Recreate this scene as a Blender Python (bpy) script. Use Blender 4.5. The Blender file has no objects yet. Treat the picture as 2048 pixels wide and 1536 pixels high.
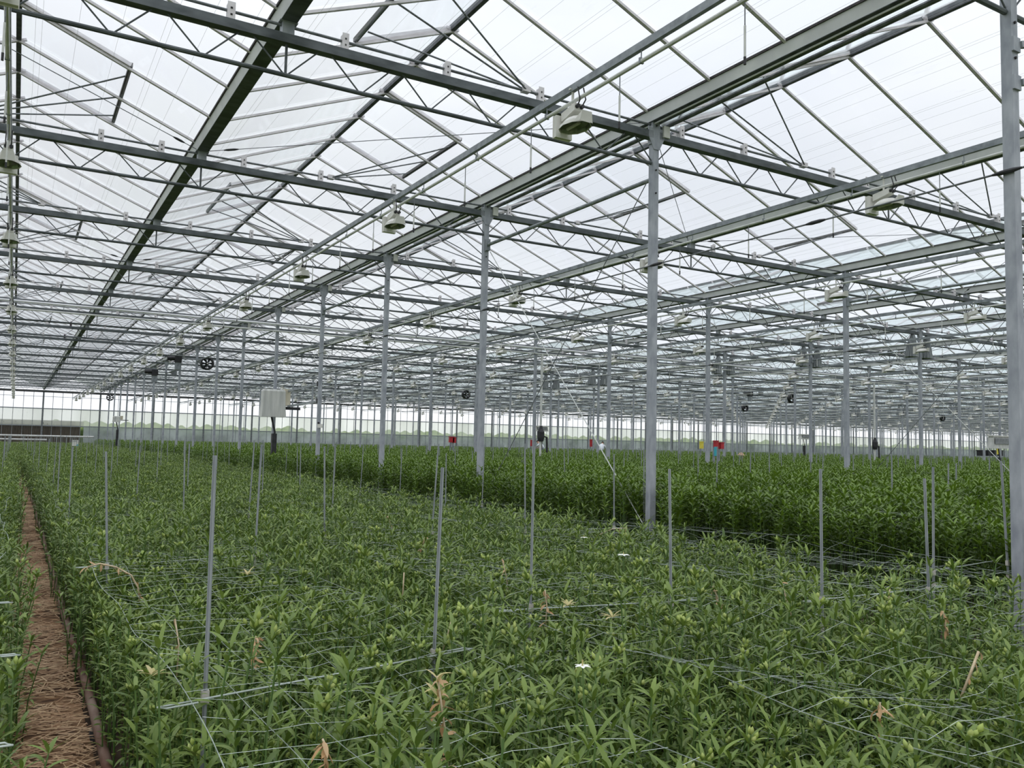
import bpy, math, random
from mathutils import Vector, Matrix
import numpy as np
random.seed(7)
R = random.random
def U(a, b): return a + (b - a) * R()
COL = bpy.context.scene.collection
SC = bpy.context.scene
PI = math.pi
# ------------------------------------------------------------------ measurements
EYE = 1.65
FPX, YAW, PIT, ROL = 1685.86, 0.5311177, 0.0720823, 0.0214468
XA, D, Y1, S = 6.8946, 4.7544, 8.2572, 4.5
ZT, ZL = 5.665, 5.295          # truss chords
ZG, ZR = 5.97, 6.93            # gutter edge, ridge
YW = Y1 + 18 * S               # end wall
YS = Y1 - 2.5 * S              # where the building starts behind the camera
IMIN, IMAX = -3, 36
KMAX = 17
def TY(k): return Y1 + (k - 1) * S
def GX(i): return XA + i * D
cy, sy, cp, sp = math.cos(YAW), math.sin(YAW), math.cos(PIT), math.sin(PIT)
F = Vector((sy * cp, cy * cp, sp)); R0 = Vector((cy, -sy, 0)); U0 = R0.cross(F)
RR = R0 * math.cos(ROL) + U0 * math.sin(ROL); UU = -R0 * math.sin(ROL) + U0 * math.cos(ROL)
CAMP = Vector((0, 0, EYE))
def proj(x, y, z):
    v = Vector((x, y, z)) - CAMP; d = v.dot(F)
    if d < 0.05: return None
    return 1024 + FPX * v.dot(RR) / d, 768 - FPX * v.dot(UU) / d, d
def seen(pts, m=260):
    x0 = x1 = y0 = y1 = None
    for q in pts:
        a = proj(*q)
        if a is None: continue
        x0 = a[0] if x0 is None else min(x0, a[0]); x1 = a[0] if x1 is None else max(x1, a[0])
        y0 = a[1] if y0 is None else min(y0, a[1]); y1 = a[1] if y1 is None else max(y1, a[1])
    if x0 is None: return False
    return x1 > -m and x0 < 2048 + m and y1 > -m and y0 < 1536 + m
def spot(px, py, z=None, Y=None, X=None):   # measuring aid: where a sight line meets a level or a vertical plane
    d = F + RR * ((px - 1024) / FPX) - UU * ((py - 768) / FPX)
    if z is not None: t = (z - EYE) / d.z
    elif Y is not None: t = Y / d.y
    else: t = X / d.x
    return CAMP + d * t
# ------------------------------------------------------------------ materials
def new_mat(name):
    m = bpy.data.materials.new(name); m.use_nodes = True
    nt = m.node_tree; nt.nodes.clear()
    out = nt.nodes.new('ShaderNodeOutputMaterial')
    return m, nt, out
def N(nt, t, **kw):
    n = nt.nodes.new(t)
    for k, v in kw.items():
        if k in n.inputs: n.inputs[k].default_value = v
        else: setattr(n, k, v)
    return n
def c4(c): return (c[0], c[1], c[2], 1)
def mat(name, c1, c2=None, scale=8, rough=.5, metal=0, stretch=None, rand=0, spec=.4, detail=4, bump=0, lo=.35, hi=.65):
    m, nt, out = new_mat(name)
    b = N(nt, 'ShaderNodeBsdfPrincipled'); b.inputs['Roughness'].default_value = rough
    b.inputs['Metallic'].default_value = metal; b.inputs['Specular IOR Level'].default_value = spec
    if c2 is None: b.inputs['Base Color'].default_value = c4(c1)
    else:
        tc = N(nt, 'ShaderNodeTexCoord'); mp = N(nt, 'ShaderNodeMapping')
        mp.inputs['Scale'].default_value = stretch or (1, 1, 1)
        nt.links.new(tc.outputs['Object'], mp.inputs['Vector'])
        no = N(nt, 'ShaderNodeTexNoise'); no.inputs['Scale'].default_value = scale; no.inputs['Detail'].default_value = detail
        nt.links.new(mp.outputs[0], no.inputs['Vector'])
        rp = N(nt, 'ShaderNodeValToRGB'); rp.color_ramp.elements[0].position = lo; rp.color_ramp.elements[1].position = hi
        rp.color_ramp.elements[0].color = c4(c1); rp.color_ramp.elements[1].color = c4(c2)
        nt.links.new(no.outputs[0], rp.inputs[0])
        nt.links.new(rp.outputs[0], b.inputs['Base Color'])
        if bump:
            bp = N(nt, 'ShaderNodeBump'); bp.inputs['Strength'].default_value = bump; bp.inputs['Distance'].default_value = .02
            nt.links.new(no.outputs[0], bp.inputs['Height']); nt.links.new(bp.outputs[0], b.inputs['Normal'])
    nt.links.new(b.outputs[0], out.inputs[0])
    return m
def leaf_mat(name, c1, c2, c3, trans=.25, rough=.42):
    m, nt, out = new_mat(name)
    b = N(nt, 'ShaderNodeBsdfPrincipled'); b.inputs['Roughness'].default_value = rough; b.inputs['Specular IOR Level'].default_value = .45
    tr = N(nt, 'ShaderNodeBsdfTranslucent'); mx = N(nt, 'ShaderNodeMixShader'); mx.inputs[0].default_value = trans
    ge = N(nt, 'ShaderNodeNewGeometry'); oi = N(nt, 'ShaderNodeObjectInfo')
    no = N(nt, 'ShaderNodeTexNoise'); no.inputs['Scale'].default_value = 2.2; no.inputs['Detail'].default_value = 3
    nt.links.new(ge.outputs['Position'], no.inputs['Vector'])
    rp = N(nt, 'ShaderNodeValToRGB'); rp.color_ramp.elements[0].color = c4(c1); rp.color_ramp.elements[1].color = c4(c2)
    rp.color_ramp.elements[0].position = .36; rp.color_ramp.elements[1].position = .62
    nt.links.new(no.outputs[0], rp.inputs[0])
    mc = N(nt, 'ShaderNodeMix', data_type='RGBA'); 
    ri = N(nt, 'ShaderNodeMath', operation='MULTIPLY'); ri.inputs[1].default_value = .75
    nt.links.new(ge.outputs['Random Per Island'], ri.inputs[0]); nt.links.new(ri.outputs[0], mc.inputs[0])
    nt.links.new(rp.outputs[0], mc.inputs[6]); mc.inputs[7].default_value = c4(c3)
    nt.links.new(mc.outputs[2], b.inputs['Base Color']); nt.links.new(mc.outputs[2], tr.inputs[0])
    nt.links.new(b.outputs[0], mx.inputs[1]); nt.links.new(tr.outputs[0], mx.inputs[2]); nt.links.new(mx.outputs[0], out.inputs[0])
    return m
def glass_mat(name, tint, dust, dustcol, noise_scale=1.5, dirt=0.0, dirtcol=(.2, .2, .18), stretch=(1, 1, 1), gloss=True, bias=0.0):
    m, nt, out = new_mat(name)
    tr = N(nt, 'ShaderNodeBsdfTransparent'); tr.inputs[0].default_value = c4(tint)
    df = N(nt, 'ShaderNodeBsdfDiffuse'); df.inputs[0].default_value = c4(dustcol)
    tl = N(nt, 'ShaderNodeBsdfTranslucent'); tl.inputs[0].default_value = c4(dustcol)
    dm = N(nt, 'ShaderNodeMixShader'); dm.inputs[0].default_value = .7
    nt.links.new(df.outputs[0], dm.inputs[1]); nt.links.new(tl.outputs[0], dm.inputs[2])
    tc = N(nt, 'ShaderNodeTexCoord'); mp = N(nt, 'ShaderNodeMapping'); mp.inputs['Scale'].default_value = stretch
    nt.links.new(tc.outputs['Object'], mp.inputs['Vector'])
    no = N(nt, 'ShaderNodeTexNoise'); no.inputs['Scale'].default_value = noise_scale; no.inputs['Detail'].default_value = 6
    nt.links.new(mp.outputs[0], no.inputs['Vector'])
    mr = N(nt, 'ShaderNodeMapRange'); mr.inputs['From Min'].default_value = .3; mr.inputs['From Max'].default_value = .75
    mr.inputs['To Min'].default_value = dust * .6 + bias; mr.inputs['To Max'].default_value = dust * 1.5 + bias
    nt.links.new(no.outputs[0], mr.inputs[0])
    a = N(nt, 'ShaderNodeMixShader'); nt.links.new(mr.outputs[0], a.inputs[0])
    nt.links.new(tr.outputs[0], a.inputs[1]); nt.links.new(dm.outputs[0], a.inputs[2])
    last = a
    if dirt:
        n2 = N(nt, 'ShaderNodeTexNoise'); n2.inputs['Scale'].default_value = 2.0; n2.inputs['Detail'].default_value = 9; n2.inputs['Roughness'].default_value = .72
        m2 = N(nt, 'ShaderNodeMapping'); m2.inputs['Scale'].default_value = (2.2, .5, 1); m2.inputs['Location'].default_value = (3, 5, 0)
        nt.links.new(tc.outputs['Object'], m2.inputs['Vector']); nt.links.new(m2.outputs[0], n2.inputs['Vector'])
        r2 = N(nt, 'ShaderNodeMapRange'); r2.inputs['From Min'].default_value = .62; r2.inputs['From Max'].default_value = .78
        r2.inputs['To Min'].default_value = 0; r2.inputs['To Max'].default_value = dirt
        nt.links.new(n2.outputs[0], r2.inputs[0])
        dd = N(nt, 'ShaderNodeBsdfDiffuse'); dd.inputs[0].default_value = c4(dirtcol)
        b2 = N(nt, 'ShaderNodeMixShader'); nt.links.new(r2.outputs[0], b2.inputs[0]); nt.links.new(a.outputs[0], b2.inputs[1]); nt.links.new(dd.outputs[0], b2.inputs[2])
        last = b2
    if gloss:
        lw = N(nt, 'ShaderNodeLayerWeight'); lw.inputs[0].default_value = .5
        pw = N(nt, 'ShaderNodeMath', operation='POWER'); pw.inputs[1].default_value = 4.5; nt.links.new(lw.outputs['Facing'], pw.inputs[0])
        fr = N(nt, 'ShaderNodeMath', operation='MULTIPLY_ADD'); fr.inputs[1].default_value = .8; fr.inputs[2].default_value = .05; nt.links.new(pw.outputs[0], fr.inputs[0])
        gl = N(nt, 'ShaderNodeBsdfGlossy'); gl.inputs['Roughness'].default_value = .08; gl.inputs[0].default_value = (.9, 1, .99, 1)
        g = N(nt, 'ShaderNodeMixShader'); nt.links.new(fr.outputs[0], g.inputs[0])
        nt.links.new(last.outputs[0], g.inputs[1]); nt.links.new(gl.outputs[0], g.inputs[2]); last = g
    nt.links.new(last.outputs[0], out.inputs[0])
    return m
M = {}
M['steel'] = mat('galvanised_steel', (.27, .29, .33), (.42, .44, .48), scale=9, rough=.5, metal=.25, stretch=(1, 1, .45), detail=5)
M['steel_dark'] = mat('weathered_steel', (.12, .13, .14), (.22, .235, .25), scale=12, rough=.5, metal=.35)
M['steel_mid'] = mat('grey_steel', (.20, .22, .24), (.32, .345, .37), scale=10, rough=.45, metal=.3)
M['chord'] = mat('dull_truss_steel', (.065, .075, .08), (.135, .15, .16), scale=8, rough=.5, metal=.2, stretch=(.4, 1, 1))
M['alu'] = mat('aluminium_bar', (.68, .64, .67), (.82, .78, .81), scale=6, rough=.5, metal=0)
M['gut'] = mat('gutter_aluminium', (.70, .70, .73), (.82, .82, .84), scale=3, rough=.5, metal=0)
M['seal'] = mat('dark_seal', (.03, .028, .03), (.07, .06, .06), scale=20, rough=.7)
M['ridge'] = mat('ridge_profile', (.06, .065, .075), (.12, .13, .14), scale=10, rough=.6)
M['white'] = mat('white_paint', (.62, .61, .57), (.76, .75, .71), scale=4, rough=.4)
M['pipewhite'] = mat('white_pipe', (.55, .56, .55), (.72, .72, .70), scale=5, rough=.4)
M['lampin'] = mat('reflector_inside', (.16, .18, .15), (.28, .30, .26), scale=12, rough=.3, metal=.6)
M['black'] = mat('black_plastic', (.015, .015, .017), (.035, .035, .04), scale=10, rough=.5)
M['stake'] = mat('stake_steel', (.25, .275, .29), (.36, .385, .40), scale=14, rough=.5, metal=.2, stretch=(1, 1, .3))
M['clip'] = mat('pale_clip', (.42, .40, .36), (.55, .53, .48), scale=20, rough=.5)
M['wire'] = mat('galvanised_wire', (.36, .42, .38), (.52, .58, .54), scale=10, rough=.45, metal=.1)
M['wirewhite'] = mat('pale_wire', (.55, .57, .55), rough=.5)
M['rust'] = mat('rusty_pipe', (.13, .052, .030), (.27, .19, .15), scale=7, rough=.7, stretch=(1, .35, 1), detail=6)
M['soil'] = mat('soil', (.035, .022, .014), (.09, .058, .036), scale=4, rough=.95, bump=.5, detail=8)
M['straw_base'] = mat('trodden_straw', (.06, .028, .014), (.30, .17, .085), scale=16, rough=.95, bump=1.0, detail=9, stretch=(.6, 1, 1))
M['straw'] = leaf_mat('straw', (.50, .33, .18), (.66, .48, .29), (.26, .12, .06), trans=.05, rough=.7)
M['leaf'] = leaf_mat('lily_leaf', (.050, .100, .013), (.120, .195, .028), (.24, .33, .065), trans=.22, rough=.36)
M['leaf_tall'] = leaf_mat('dense_lily_leaf', (.062, .125, .008), (.118, .210, .016), (.17, .27, .028), trans=.22, rough=.38)
M['leaf_yel'] = leaf_mat('yellowing_leaf', (.45, .42, .12), (.55, .50, .20), (.62, .52, .30), trans=.25)
M['stem'] = mat('green_stem', (.07, .14, .035), (.12, .20, .055), scale=6, rough=.5)
M['bud'] = leaf_mat('flower_bud', (.28, .40, .07), (.40, .50, .11), (.54, .60, .22), trans=.25, rough=.4)
M['petal'] = mat('white_petal', (.78, .80, .72), (.9, .9, .86), scale=20, rough=.5)
M['dry'] = leaf_mat('dried_leaf', (.40, .22, .09), (.52, .33, .16), (.62, .46, .28), trans=.15, rough=.7)
M['drystem'] = mat('dried_stem', (.42, .33, .20), (.60, .50, .34), scale=20, rough=.7)
M['red'] = mat('red_plastic', (.35, .012, .02), (.5, .02, .03), rough=.4)
M['yellow'] = mat('yellow_plastic', (.75, .62, .06), (.82, .7, .1), rough=.4)
M['cyan'] = mat('blue_tape', (.05, .4, .5), rough=.5)
M['fabric'] = mat('grey_screen_cloth', (.20, .22, .23), (.36, .38, .39), scale=5, rough=.8, stretch=(3, 3, .4))
M['cover'] = mat('milky_plastic_cover', (.48, .49, .47), (.64, .64, .61), scale=3, rough=.5, stretch=(3, 3, .4))
M['beige'] = mat('beige_housing', (.62, .57, .45), rough=.5)
M['panelgrey'] = mat('grey_louvre', (.20, .21, .22), (.30, .31, .32), scale=6, rough=.6)
M['brown'] = mat('brown_boards', (.05, .035, .028), (.10, .075, .06), scale=5, rough=.9, stretch=(3, 1, .4))
M['conc'] = mat('concrete_base', (.32, .32, .31), (.42, .42, .41), scale=3, rough=.9)
M['grass'] = mat('grass_outside', (.08, .14, .04), (.14, .21, .06), scale=1, rough=1)
M['tree'] = mat('tree_crown', (.10, .16, .05), (.20, .27, .09), scale=2, rough=1, bump=1)
M['trunk'] = mat('bark', (.08, .06, .04), rough=.9)
M['skin'] = mat('skin', (.5, .3, .22), rough=.6)
M['hair'] = mat('dark_hair', (.03, .02, .015), rough=.8)
M['shirt'] = mat('white_shirt', (.75, .78, .85), rough=.8)
M['jeans'] = mat('blue_trousers', (.05, .07, .13), rough=.9)
M['straw_hat'] = mat('tan_hat', (.62, .42, .28), rough=.9)
M['roofglass'] = glass_mat('roof_glass', (.93, .955, .96), .10, (.80, .82, .83), noise_scale=.8, dirt=.10, stretch=(.5, .5, .5))
M['ventglass'] = glass_mat('vent_glass', (.97, .975, .98), .05, (.80, .83, .84), noise_scale=1.2, gloss=False)
M['walltop'] = glass_mat('frosted_wall_glass', (.98, .985, .98), .25, (.96, .96, .95), noise_scale=.25, gloss=False)
M['wallmid'] = glass_mat('condensed_wall_glass', (.86, .88, .82), .55, (.74, .78, .69), noise_scale=.5, dirt=.35, dirtcol=(.20, .24, .16), stretch=(1, 1, .3), gloss=False)
M['wallmould'] = glass_mat('mouldy_glass', (.9, .9, .88), .1, (.5, .5, .45), noise_scale=1, dirt=3.0, dirtcol=(.06, .07, .05), gloss=False)
M['walllow'] = glass_mat('lower_wall_panel', (.5, .56, .58), .62, (.48, .52, .54), noise_scale=.6, gloss=False)
M['wallclear'] = glass_mat('clear_lower_glass', (.85, .86, .84), .06, (.5, .5, .45), noise_scale=1, gloss=False)
# ------------------------------------------------------------------ mesh builder
class MB:
    def __init__(s): s.v = []; s.f = []; s.mi = []; s.cur = 0; s.mats = []
    def m(s, name):
        if name not in s.mats: s.mats.append(name)
        s.cur = s.mats.index(name); return s
    def add(s, vs, fs):
        o = len(s.v); s.v += [tuple(q) for q in vs]
        for f in fs: s.f.append(tuple(o + i for i in f)); s.mi.append(s.cur)
        return s
    def box(s, x0, x1, y0, y1, z0, z1):
        s.add([(x0, y0, z0), (x1, y0, z0), (x1, y1, z0), (x0, y1, z0), (x0, y0, z1), (x1, y0, z1), (x1, y1, z1), (x0, y1, z1)],
              [(0, 3, 2, 1), (4, 5, 6, 7), (0, 1, 5, 4), (1, 2, 6, 5), (2, 3, 7, 6), (3, 0, 4, 7)])
        return s
    def beam(s, a, b, w, h, up=(0, 0, 1)):
        a = Vector(a); b = Vector(b); d = (b - a).normalized(); upv = Vector(up)
        if abs(d.dot(upv)) > .98: upv = Vector((1, 0, 0))
        sd = d.cross(upv).normalized() * (w / 2); u = sd.cross(d).normalized() * (h / 2)
        vs = []
        for p in (a, b): vs += [p - sd - u, p + sd - u, p + sd + u, p - sd + u]
        s.add(vs, [(0, 1, 2, 3), (7, 6, 5, 4), (0, 4, 5, 1), (1, 5, 6, 2), (2, 6, 7, 3), (3, 7, 4, 0)])
        return s
    def tube(s, pts, r, n=6, cap=True):
        P = [Vector(p) for p in pts]; rs = r if isinstance(r, (list, tuple)) else [r] * len(P)
        vs = []; fs = []; prev = None
        for i, p in enumerate(P):
            d = (P[min(i + 1, len(P) - 1)] - P[max(i - 1, 0)]).normalized()
            if prev is None:
                a = Vector((0, 0, 1)) if abs(d.z) < .9 else Vector((1, 0, 0)); u = d.cross(a).normalized()
            else: u = (prev - d * prev.dot(d)).normalized()
            prev = u; w = d.cross(u)
            for j in range(n):
                t = 2 * PI * j / n; vs.append(p + (u * math.cos(t) + w * math.sin(t)) * rs[i])
        for i in range(len(P) - 1):
            for j in range(n):
                k = (j + 1) % n; fs.append((i * n + j, i * n + k, (i + 1) * n + k, (i + 1) * n + j))
        if cap and n > 2:
            fs.append(tuple(range(n - 1, -1, -1))); fs.append(tuple((len(P) - 1) * n + j for j in range(n)))
        s.add(vs, fs); return s
    def lathe(s, prof, n=16, c=(0, 0, 0), axis='z', a0=0, a1=2 * PI, sx=1, sy=1):
        vs = []; fs = []; full = abs(a1 - a0 - 2 * PI) < 1e-6; m = n if full else n + 1
        for r, z in prof:
            for j in range(m):
                t = a0 + (a1 - a0) * j / n; x, y = r * math.cos(t) * sx, r * math.sin(t) * sy
                q = (x, y, z) if axis == 'z' else ((x, z, y) if axis == 'y' else (z, x, y))
                vs.append((q[0] + c[0], q[1] + c[1], q[2] + c[2]))
        for i in range(len(prof) - 1):
            for j in range(n):
                k = (j + 1) % m; fs.append((i * m + j, i * m + k, (i + 1) * m + k, (i + 1) * m + j))
        s.add(vs, fs); return s
    def ellipsoid(s, c, ax, r, ln, n=7, k=5):
        ax = Vector(ax).normalized(); u = ax.orthogonal().normalized(); w = ax.cross(u); c = Vector(c)
        vs = []; fs = []
        for i in range(k + 1):
            t = i / k; rr = r * math.sin(PI * min(.97, max(.03, t)) ** .9)
            for j in range(n):
                a = 2 * PI * j / n; vs.append(c + ax * (ln * (t - .5)) + (u * math.cos(a) + w * math.sin(a)) * rr)
        for i in range(k):
            for j in range(n):
                q = (j + 1) % n; fs.append((i * n + j, i * n + q, (i + 1) * n + q, (i + 1) * n + j))
        s.add(vs, fs); return s
    def leaf(s, base, az, el, ln, w, droop=.5, seg=4, fold=.25, twist=0):
        ca, sa = math.cos(az), math.sin(az); side = Vector((-sa, ca, 0)); p = Vector(base); e = el
        vs = [p.copy()]; fs = []
        for i in range(1, seg + 1):
            t = i / seg; dl = ln / seg
            d = Vector((ca * math.cos(e), sa * math.cos(e), math.sin(e))); p = p + d * dl; e -= droop / seg
            up = Vector((-ca * math.sin(e), -sa * math.sin(e), math.cos(e)))
            if i == seg: vs.append(p.copy())
            else:
                ww = w * .5 * math.sin(PI * (t ** .8)) ** .75
                sd = side * math.cos(twist * t) + up * math.sin(twist * t)
                vs += [p - sd * ww + up * (ww * fold), p.copy(), p + sd * ww + up * (ww * fold)]
        fs += [(0, 1, 2), (0, 2, 3)]
        for i in range(seg - 2):
            a = 1 + i * 3; fs += [(a, a + 3, a + 4, a + 1), (a + 1, a + 4, a + 5, a + 2)]
        a = 1 + (seg - 2) * 3; t = a + 3; fs += [(a, t, a + 1), (a + 1, t, a + 2)]
        s.add(vs, fs); return s
    def mesh(s, name, smooth=False):
        me = bpy.data.meshes.new(name); me.from_pydata(s.v, [], s.f)
        for q in s.mats: me.materials.append(M[q])
        if len(s.mats) > 1: me.polygons.foreach_set('material_index', s.mi)
        if smooth: me.polygons.foreach_set('use_smooth', [True] * len(s.f))
        me.update(); return me
    def build(s, name, parent=None, smooth=False, loc=None):
        return obj(name, s.mesh(name, smooth), parent, loc)
def obj(name, data, parent=None, loc=None):
    o = bpy.data.objects.new(name, data); COL.objects.link(o)
    if parent is not None: o.parent = parent
    if loc is not None: o.location = loc
    return o
def tag(o, label, cat, group=None, kind=None):
    o['label'] = label
    if cat: o['category'] = cat
    if group: o['group'] = group
    if kind: o['kind'] = kind
    return o
def copy_tree(o, parent=None, loc=None, rz=None, sc=None):
    c = o.copy(); COL.objects.link(c); c.parent = parent
    if loc is not None: c.location = loc
    if rz is not None: c.rotation_euler = (0, 0, rz)
    if sc is not None: c.scale = sc
    for ch in o.children: copy_tree(ch, c)
    return c
def ordn(n):
    w = ['first', 'second', 'third', 'fourth', 'fifth', 'sixth', 'seventh', 'eighth', 'ninth', 'tenth', 'eleventh', 'twelfth', 'thirteenth', 'fourteenth',
         'fifteenth', 'sixteenth', 'seventeenth', 'eighteenth', 'nineteenth', 'twentieth']
    if n <= 20: return w[n - 1]
    if n < 30: return 'twenty-' + w[n - 21]
    if n == 30: return 'thirtieth'
    return 'thirty-' + w[n - 31]
# ------------------------------------------------------------------ setting: floor, outside
XR_ = GX(IMAX)
o = MB().m('soil').box(GX(IMIN), XR_ + 2, YS, YW, -.05, 0).build('floor'); tag(o, 'dark soil floor of the greenhouse under the flower beds', None, kind='structure')
o = MB().m('grass').box(-300, 500, -100, 700, -.25, -.08).build('floor_outside'); o.name = 'floor'; tag(o, 'grass ground outside the far glass wall', None, kind='structure')
# ------------------------------------------------------------------ end wall
def wall_back():
    x0, x1 = GX(IMIN), XR_
    g = MB()
    g.m('walltop').add([(x0, YW, 4.1), (x1, YW, 4.1), (x1, YW, ZG), (x0, YW, ZG)], [(0, 1, 2, 3)])
    g.m('wallmid').add([(x0, YW, 2.5), (x1, YW, 2.5), (x1, YW, 4.1), (x0, YW, 4.1)], [(0, 1, 2, 3)])
    g.m('wallmould').add([(x0, YW - .004, 2.52), (5.6, YW - .004, 2.52), (5.6, YW - .004, 2.95), (x0, YW - .004, 2.95)], [(0, 1, 2, 3)])
    g.m('wallclear').add([(x0, YW, .9), (5.6, YW, .9), (5.6, YW, 2.5), (x0, YW, 2.5)], [(0, 1, 2, 3)])
    g.m('walllow').add([(5.6, YW, .9), (x1, YW, .9), (x1, YW, 2.5), (5.6, YW, 2.5)], [(0, 1, 2, 3)])
    for i in range(IMIN, IMAX):       # triangular gable glass under each roof
        g.m('walltop').add([(GX(i), YW, ZG), (GX(i + 1), YW, ZG), (GX(i) + D / 2, YW, ZR)], [(0, 1, 2)])
    w = g.build('wall_back'); tag(w, 'frosted glass end wall closing the far side of the greenhouse', None, kind='structure')
    for z, h, nm, mt in ((5.68, .2, 'eave_beam', 'seal'), (4.08, .09, 'wall_rail', 'steel_mid'), (2.5, .09, 'wall_rail', 'steel_mid'), (5.2, .03, 'wall_rail', 'steel_mid')):
        MB().m(mt).box(x0, x1, YW - .16, YW - .02, z - h / 2, z + h / 2).build(nm, w)
    MB().m('conc').box(x0, x1, YW - .1, YW + .1, 0, .95).build('base_wall', w)
    post = MB().m('steel_dark').box(-.07, .07, -.16, -.02, 0, 5.6).mesh('wall_post')
    for i in range(IMIN, IMAX + 1): obj('wall_post', post, w, (GX(i), YW - .02, 0))
    mm = MB().m('steel_mid')
    for i in range(IMIN, IMAX):
        for j in range(1, 6): mm.box(GX(i) + j * D / 6 - .02, GX(i) + j * D / 6 + .02, YW - .06, YW - .01, .95, 5.6)
    u = mm.build('mullion', w); u['kind'] = 'stuff'
wall_back()
o = MB().m('roofglass').add([(XR_, YS, 0), (XR_, YW, 0), (XR_, YW, ZG), (XR_, YS, ZG)], [(0, 1, 2, 3)])
b = MB(); b.m('walltop').add([(XR_, YS, 0), (XR_, YW, 0), (XR_, YW, ZG), (XR_, YS, ZG)], [(0, 1, 2, 3)]); tag(b.build('wall_right'), 'frosted glass side wall far to the right', None, kind='structure')
# outside
b = MB().m('brown').box(-12, 5.5, YW + 3, YW + 9, -.1, 2.75); b.m('seal').add([(-12.3, YW + 2.7, 2.7), (5.8, YW + 2.7, 2.7), (5.8, YW + 6, 3.1), (-12.3, YW + 6, 3.1)], [(0, 1, 2, 3)])
tag(b.build('garden_shed'), 'low dark brown shed outside behind the far wall', 'shed')
hm = MB().m('tree')
hm.box(-20, 330, YW + 42, YW + 45, -.2, 3.1)
for q in range(190):
    hm.ellipsoid((-15 + q * 1.8, YW + 42.5 + U(-1, 1), U(2.2, 2.8)), (0, 0, 1), U(1.6, 2.4), U(1.8, 2.6), 9, 6)
tag(hm.build('hedge', smooth=True), 'hazy green hedge outside behind the frosted end wall', 'hedge')
for z, x1, lab in ((1.55, 6.5, 'white horizontal pipe along the foot of the end wall, upper of two'), (1.2, 2.6, 'white horizontal pipe at the end of the straw path, lower of two')):
    tag(MB().m('pipewhite').tube([(GX(-2), YW - .6, z), (x1, YW - .6, z)], .08, 8).build('heating_pipe'), lab, 'pipe')
# ------------------------------------------------------------------ roof
def bar_mesh(side):
    # from gutter (local origin) to ridge
    m = MB(); L = D / 2
    m.m('alu').beam((0, 0, -.012), (side * L, 0, ZR - ZG - .012), .036, .03)
    m.m('seal').beam((0, .021, -.01), (side * L, .021, ZR - ZG - .01), .007, .034)
    return m.mesh('glazing_bar')
BL, BR = bar_mesh(1), bar_mesh(-1)
def ceiling(i):
    x0, x1, xr = GX(i), GX(i + 1), GX(i) + D / 2
    g = MB().m('roofglass')
    g.add([(x0 + .09, YS, ZG), (xr, YS, ZR), (xr, YW, ZR), (x0 + .09, YW, ZG)], [(0, 1, 2, 3)])
    g.add([(x1 - .09, YS, ZG), (xr, YS, ZR), (xr, YW, ZR), (x1 - .09, YW, ZG)], [(0, 1, 2, 3)])
    c = g.build('ceiling'); tag(c, 'pitched glass roof bay, %s from the left' % ordn(i - IMIN + 1), None, kind='structure')
    MB().m('ridge').box(xr - .03, xr + .03, YS, YW, ZR - .05, ZR + .03).build('ridge_beam', c)
    n = int(round((YW - YS) / 1.125)); ys = [YW - j * 1.125 for j in range(1, n)]
    rest = MB()
    cand = []
    for y in ys:
        for sd in (1, -1):
            xg = x0 + .09 if sd > 0 else x1 - .09
            vis = -1 <= i + 1 <= 4 and seen([(xg, y, ZG), (xr, y, ZR)], 60)
            cand.append((0 if vis else 1, math.hypot(xg, y), y, sd, xg))
    cand.sort(); k = 0
    for nv, d, y, sd, xg in cand:
        if nv == 0 and k < 96:
            obj('glazing_bar', BL if sd > 0 else BR, c, (xg, y, ZG)); k += 1
        else:
            rest.m('alu').beam((xg, y, ZG - .012), (xr, y, ZR - .012), .036, .03)
            if i < 6: rest.m('seal').beam((xg, y + .021, ZG - .01), (xr, y + .021, ZR - .01), .007, .034)
    q = rest.build('far_glazing_bars', c); q['kind'] = 'stuff'
for i in range(IMIN, IMAX): ceiling(i)
# gutters
def gutter(i):
    m = MB(); x = GX(i); ya, yb = YS, YW
    pr = [(-.11, ZG), (-.075, ZG - .14), (.075, ZG - .14), (.11, ZG)]
    m.m('gut')
    vs = [(x + a, ya, z) for a, z in pr] + [(x + a, yb, z) for a, z in pr]
    inn = [(-.095, ZG), (-.065, ZG - .125), (.065, ZG - .125), (.095, ZG)]
    vs += [(x + a, ya, z) for a, z in inn] + [(x + a, yb, z) for a, z in inn]
    m.add(vs, [(0, 4, 5, 1), (2, 6, 7, 3), (8, 9, 13, 12), (9, 10, 14, 13), (10, 11, 15, 14), (0, 8, 12, 4), (3, 7, 15, 11)])
    m.m('chord').box(x - .08, x + .08, ya, yb, ZG - .146, ZG - .139)  # dark sheet under the channel: shade of the underside put into the colour
    m.m('seal').box(x - .125, x - .10, ya, yb, ZG - .012, ZG + .015).box(x + .10, x + .125, ya, yb, ZG - .012, ZG + .015)
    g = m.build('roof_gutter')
    if i == 0: lab = 'long grey roof gutter above the nearest column row'
    elif i == -1: lab = 'long grey roof gutter crossing the upper left, left of the nearest columns'
    else: lab = 'long grey roof gutter, %s counted from the left' % ordn(i - IMIN + 1)
    tag(g, lab, 'gutter', 'roof gutters')
    if i == 0:
        MB().m('gut').tube([(x - .03, ya, ZG - .165), (x - .03, yb, ZG - .165)], .011, 6).build('condensate_pipe', g)
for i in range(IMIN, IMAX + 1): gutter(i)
tag(MB().m('steel_dark').tube([(GX(0) + .21, YS, 5.83), (GX(0) + .21, YW, 5.83)], .03, 8).build('screen_drive_tube'), 'dark round tube under the roof edge beside the nearest gutter', 'pipe')
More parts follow.
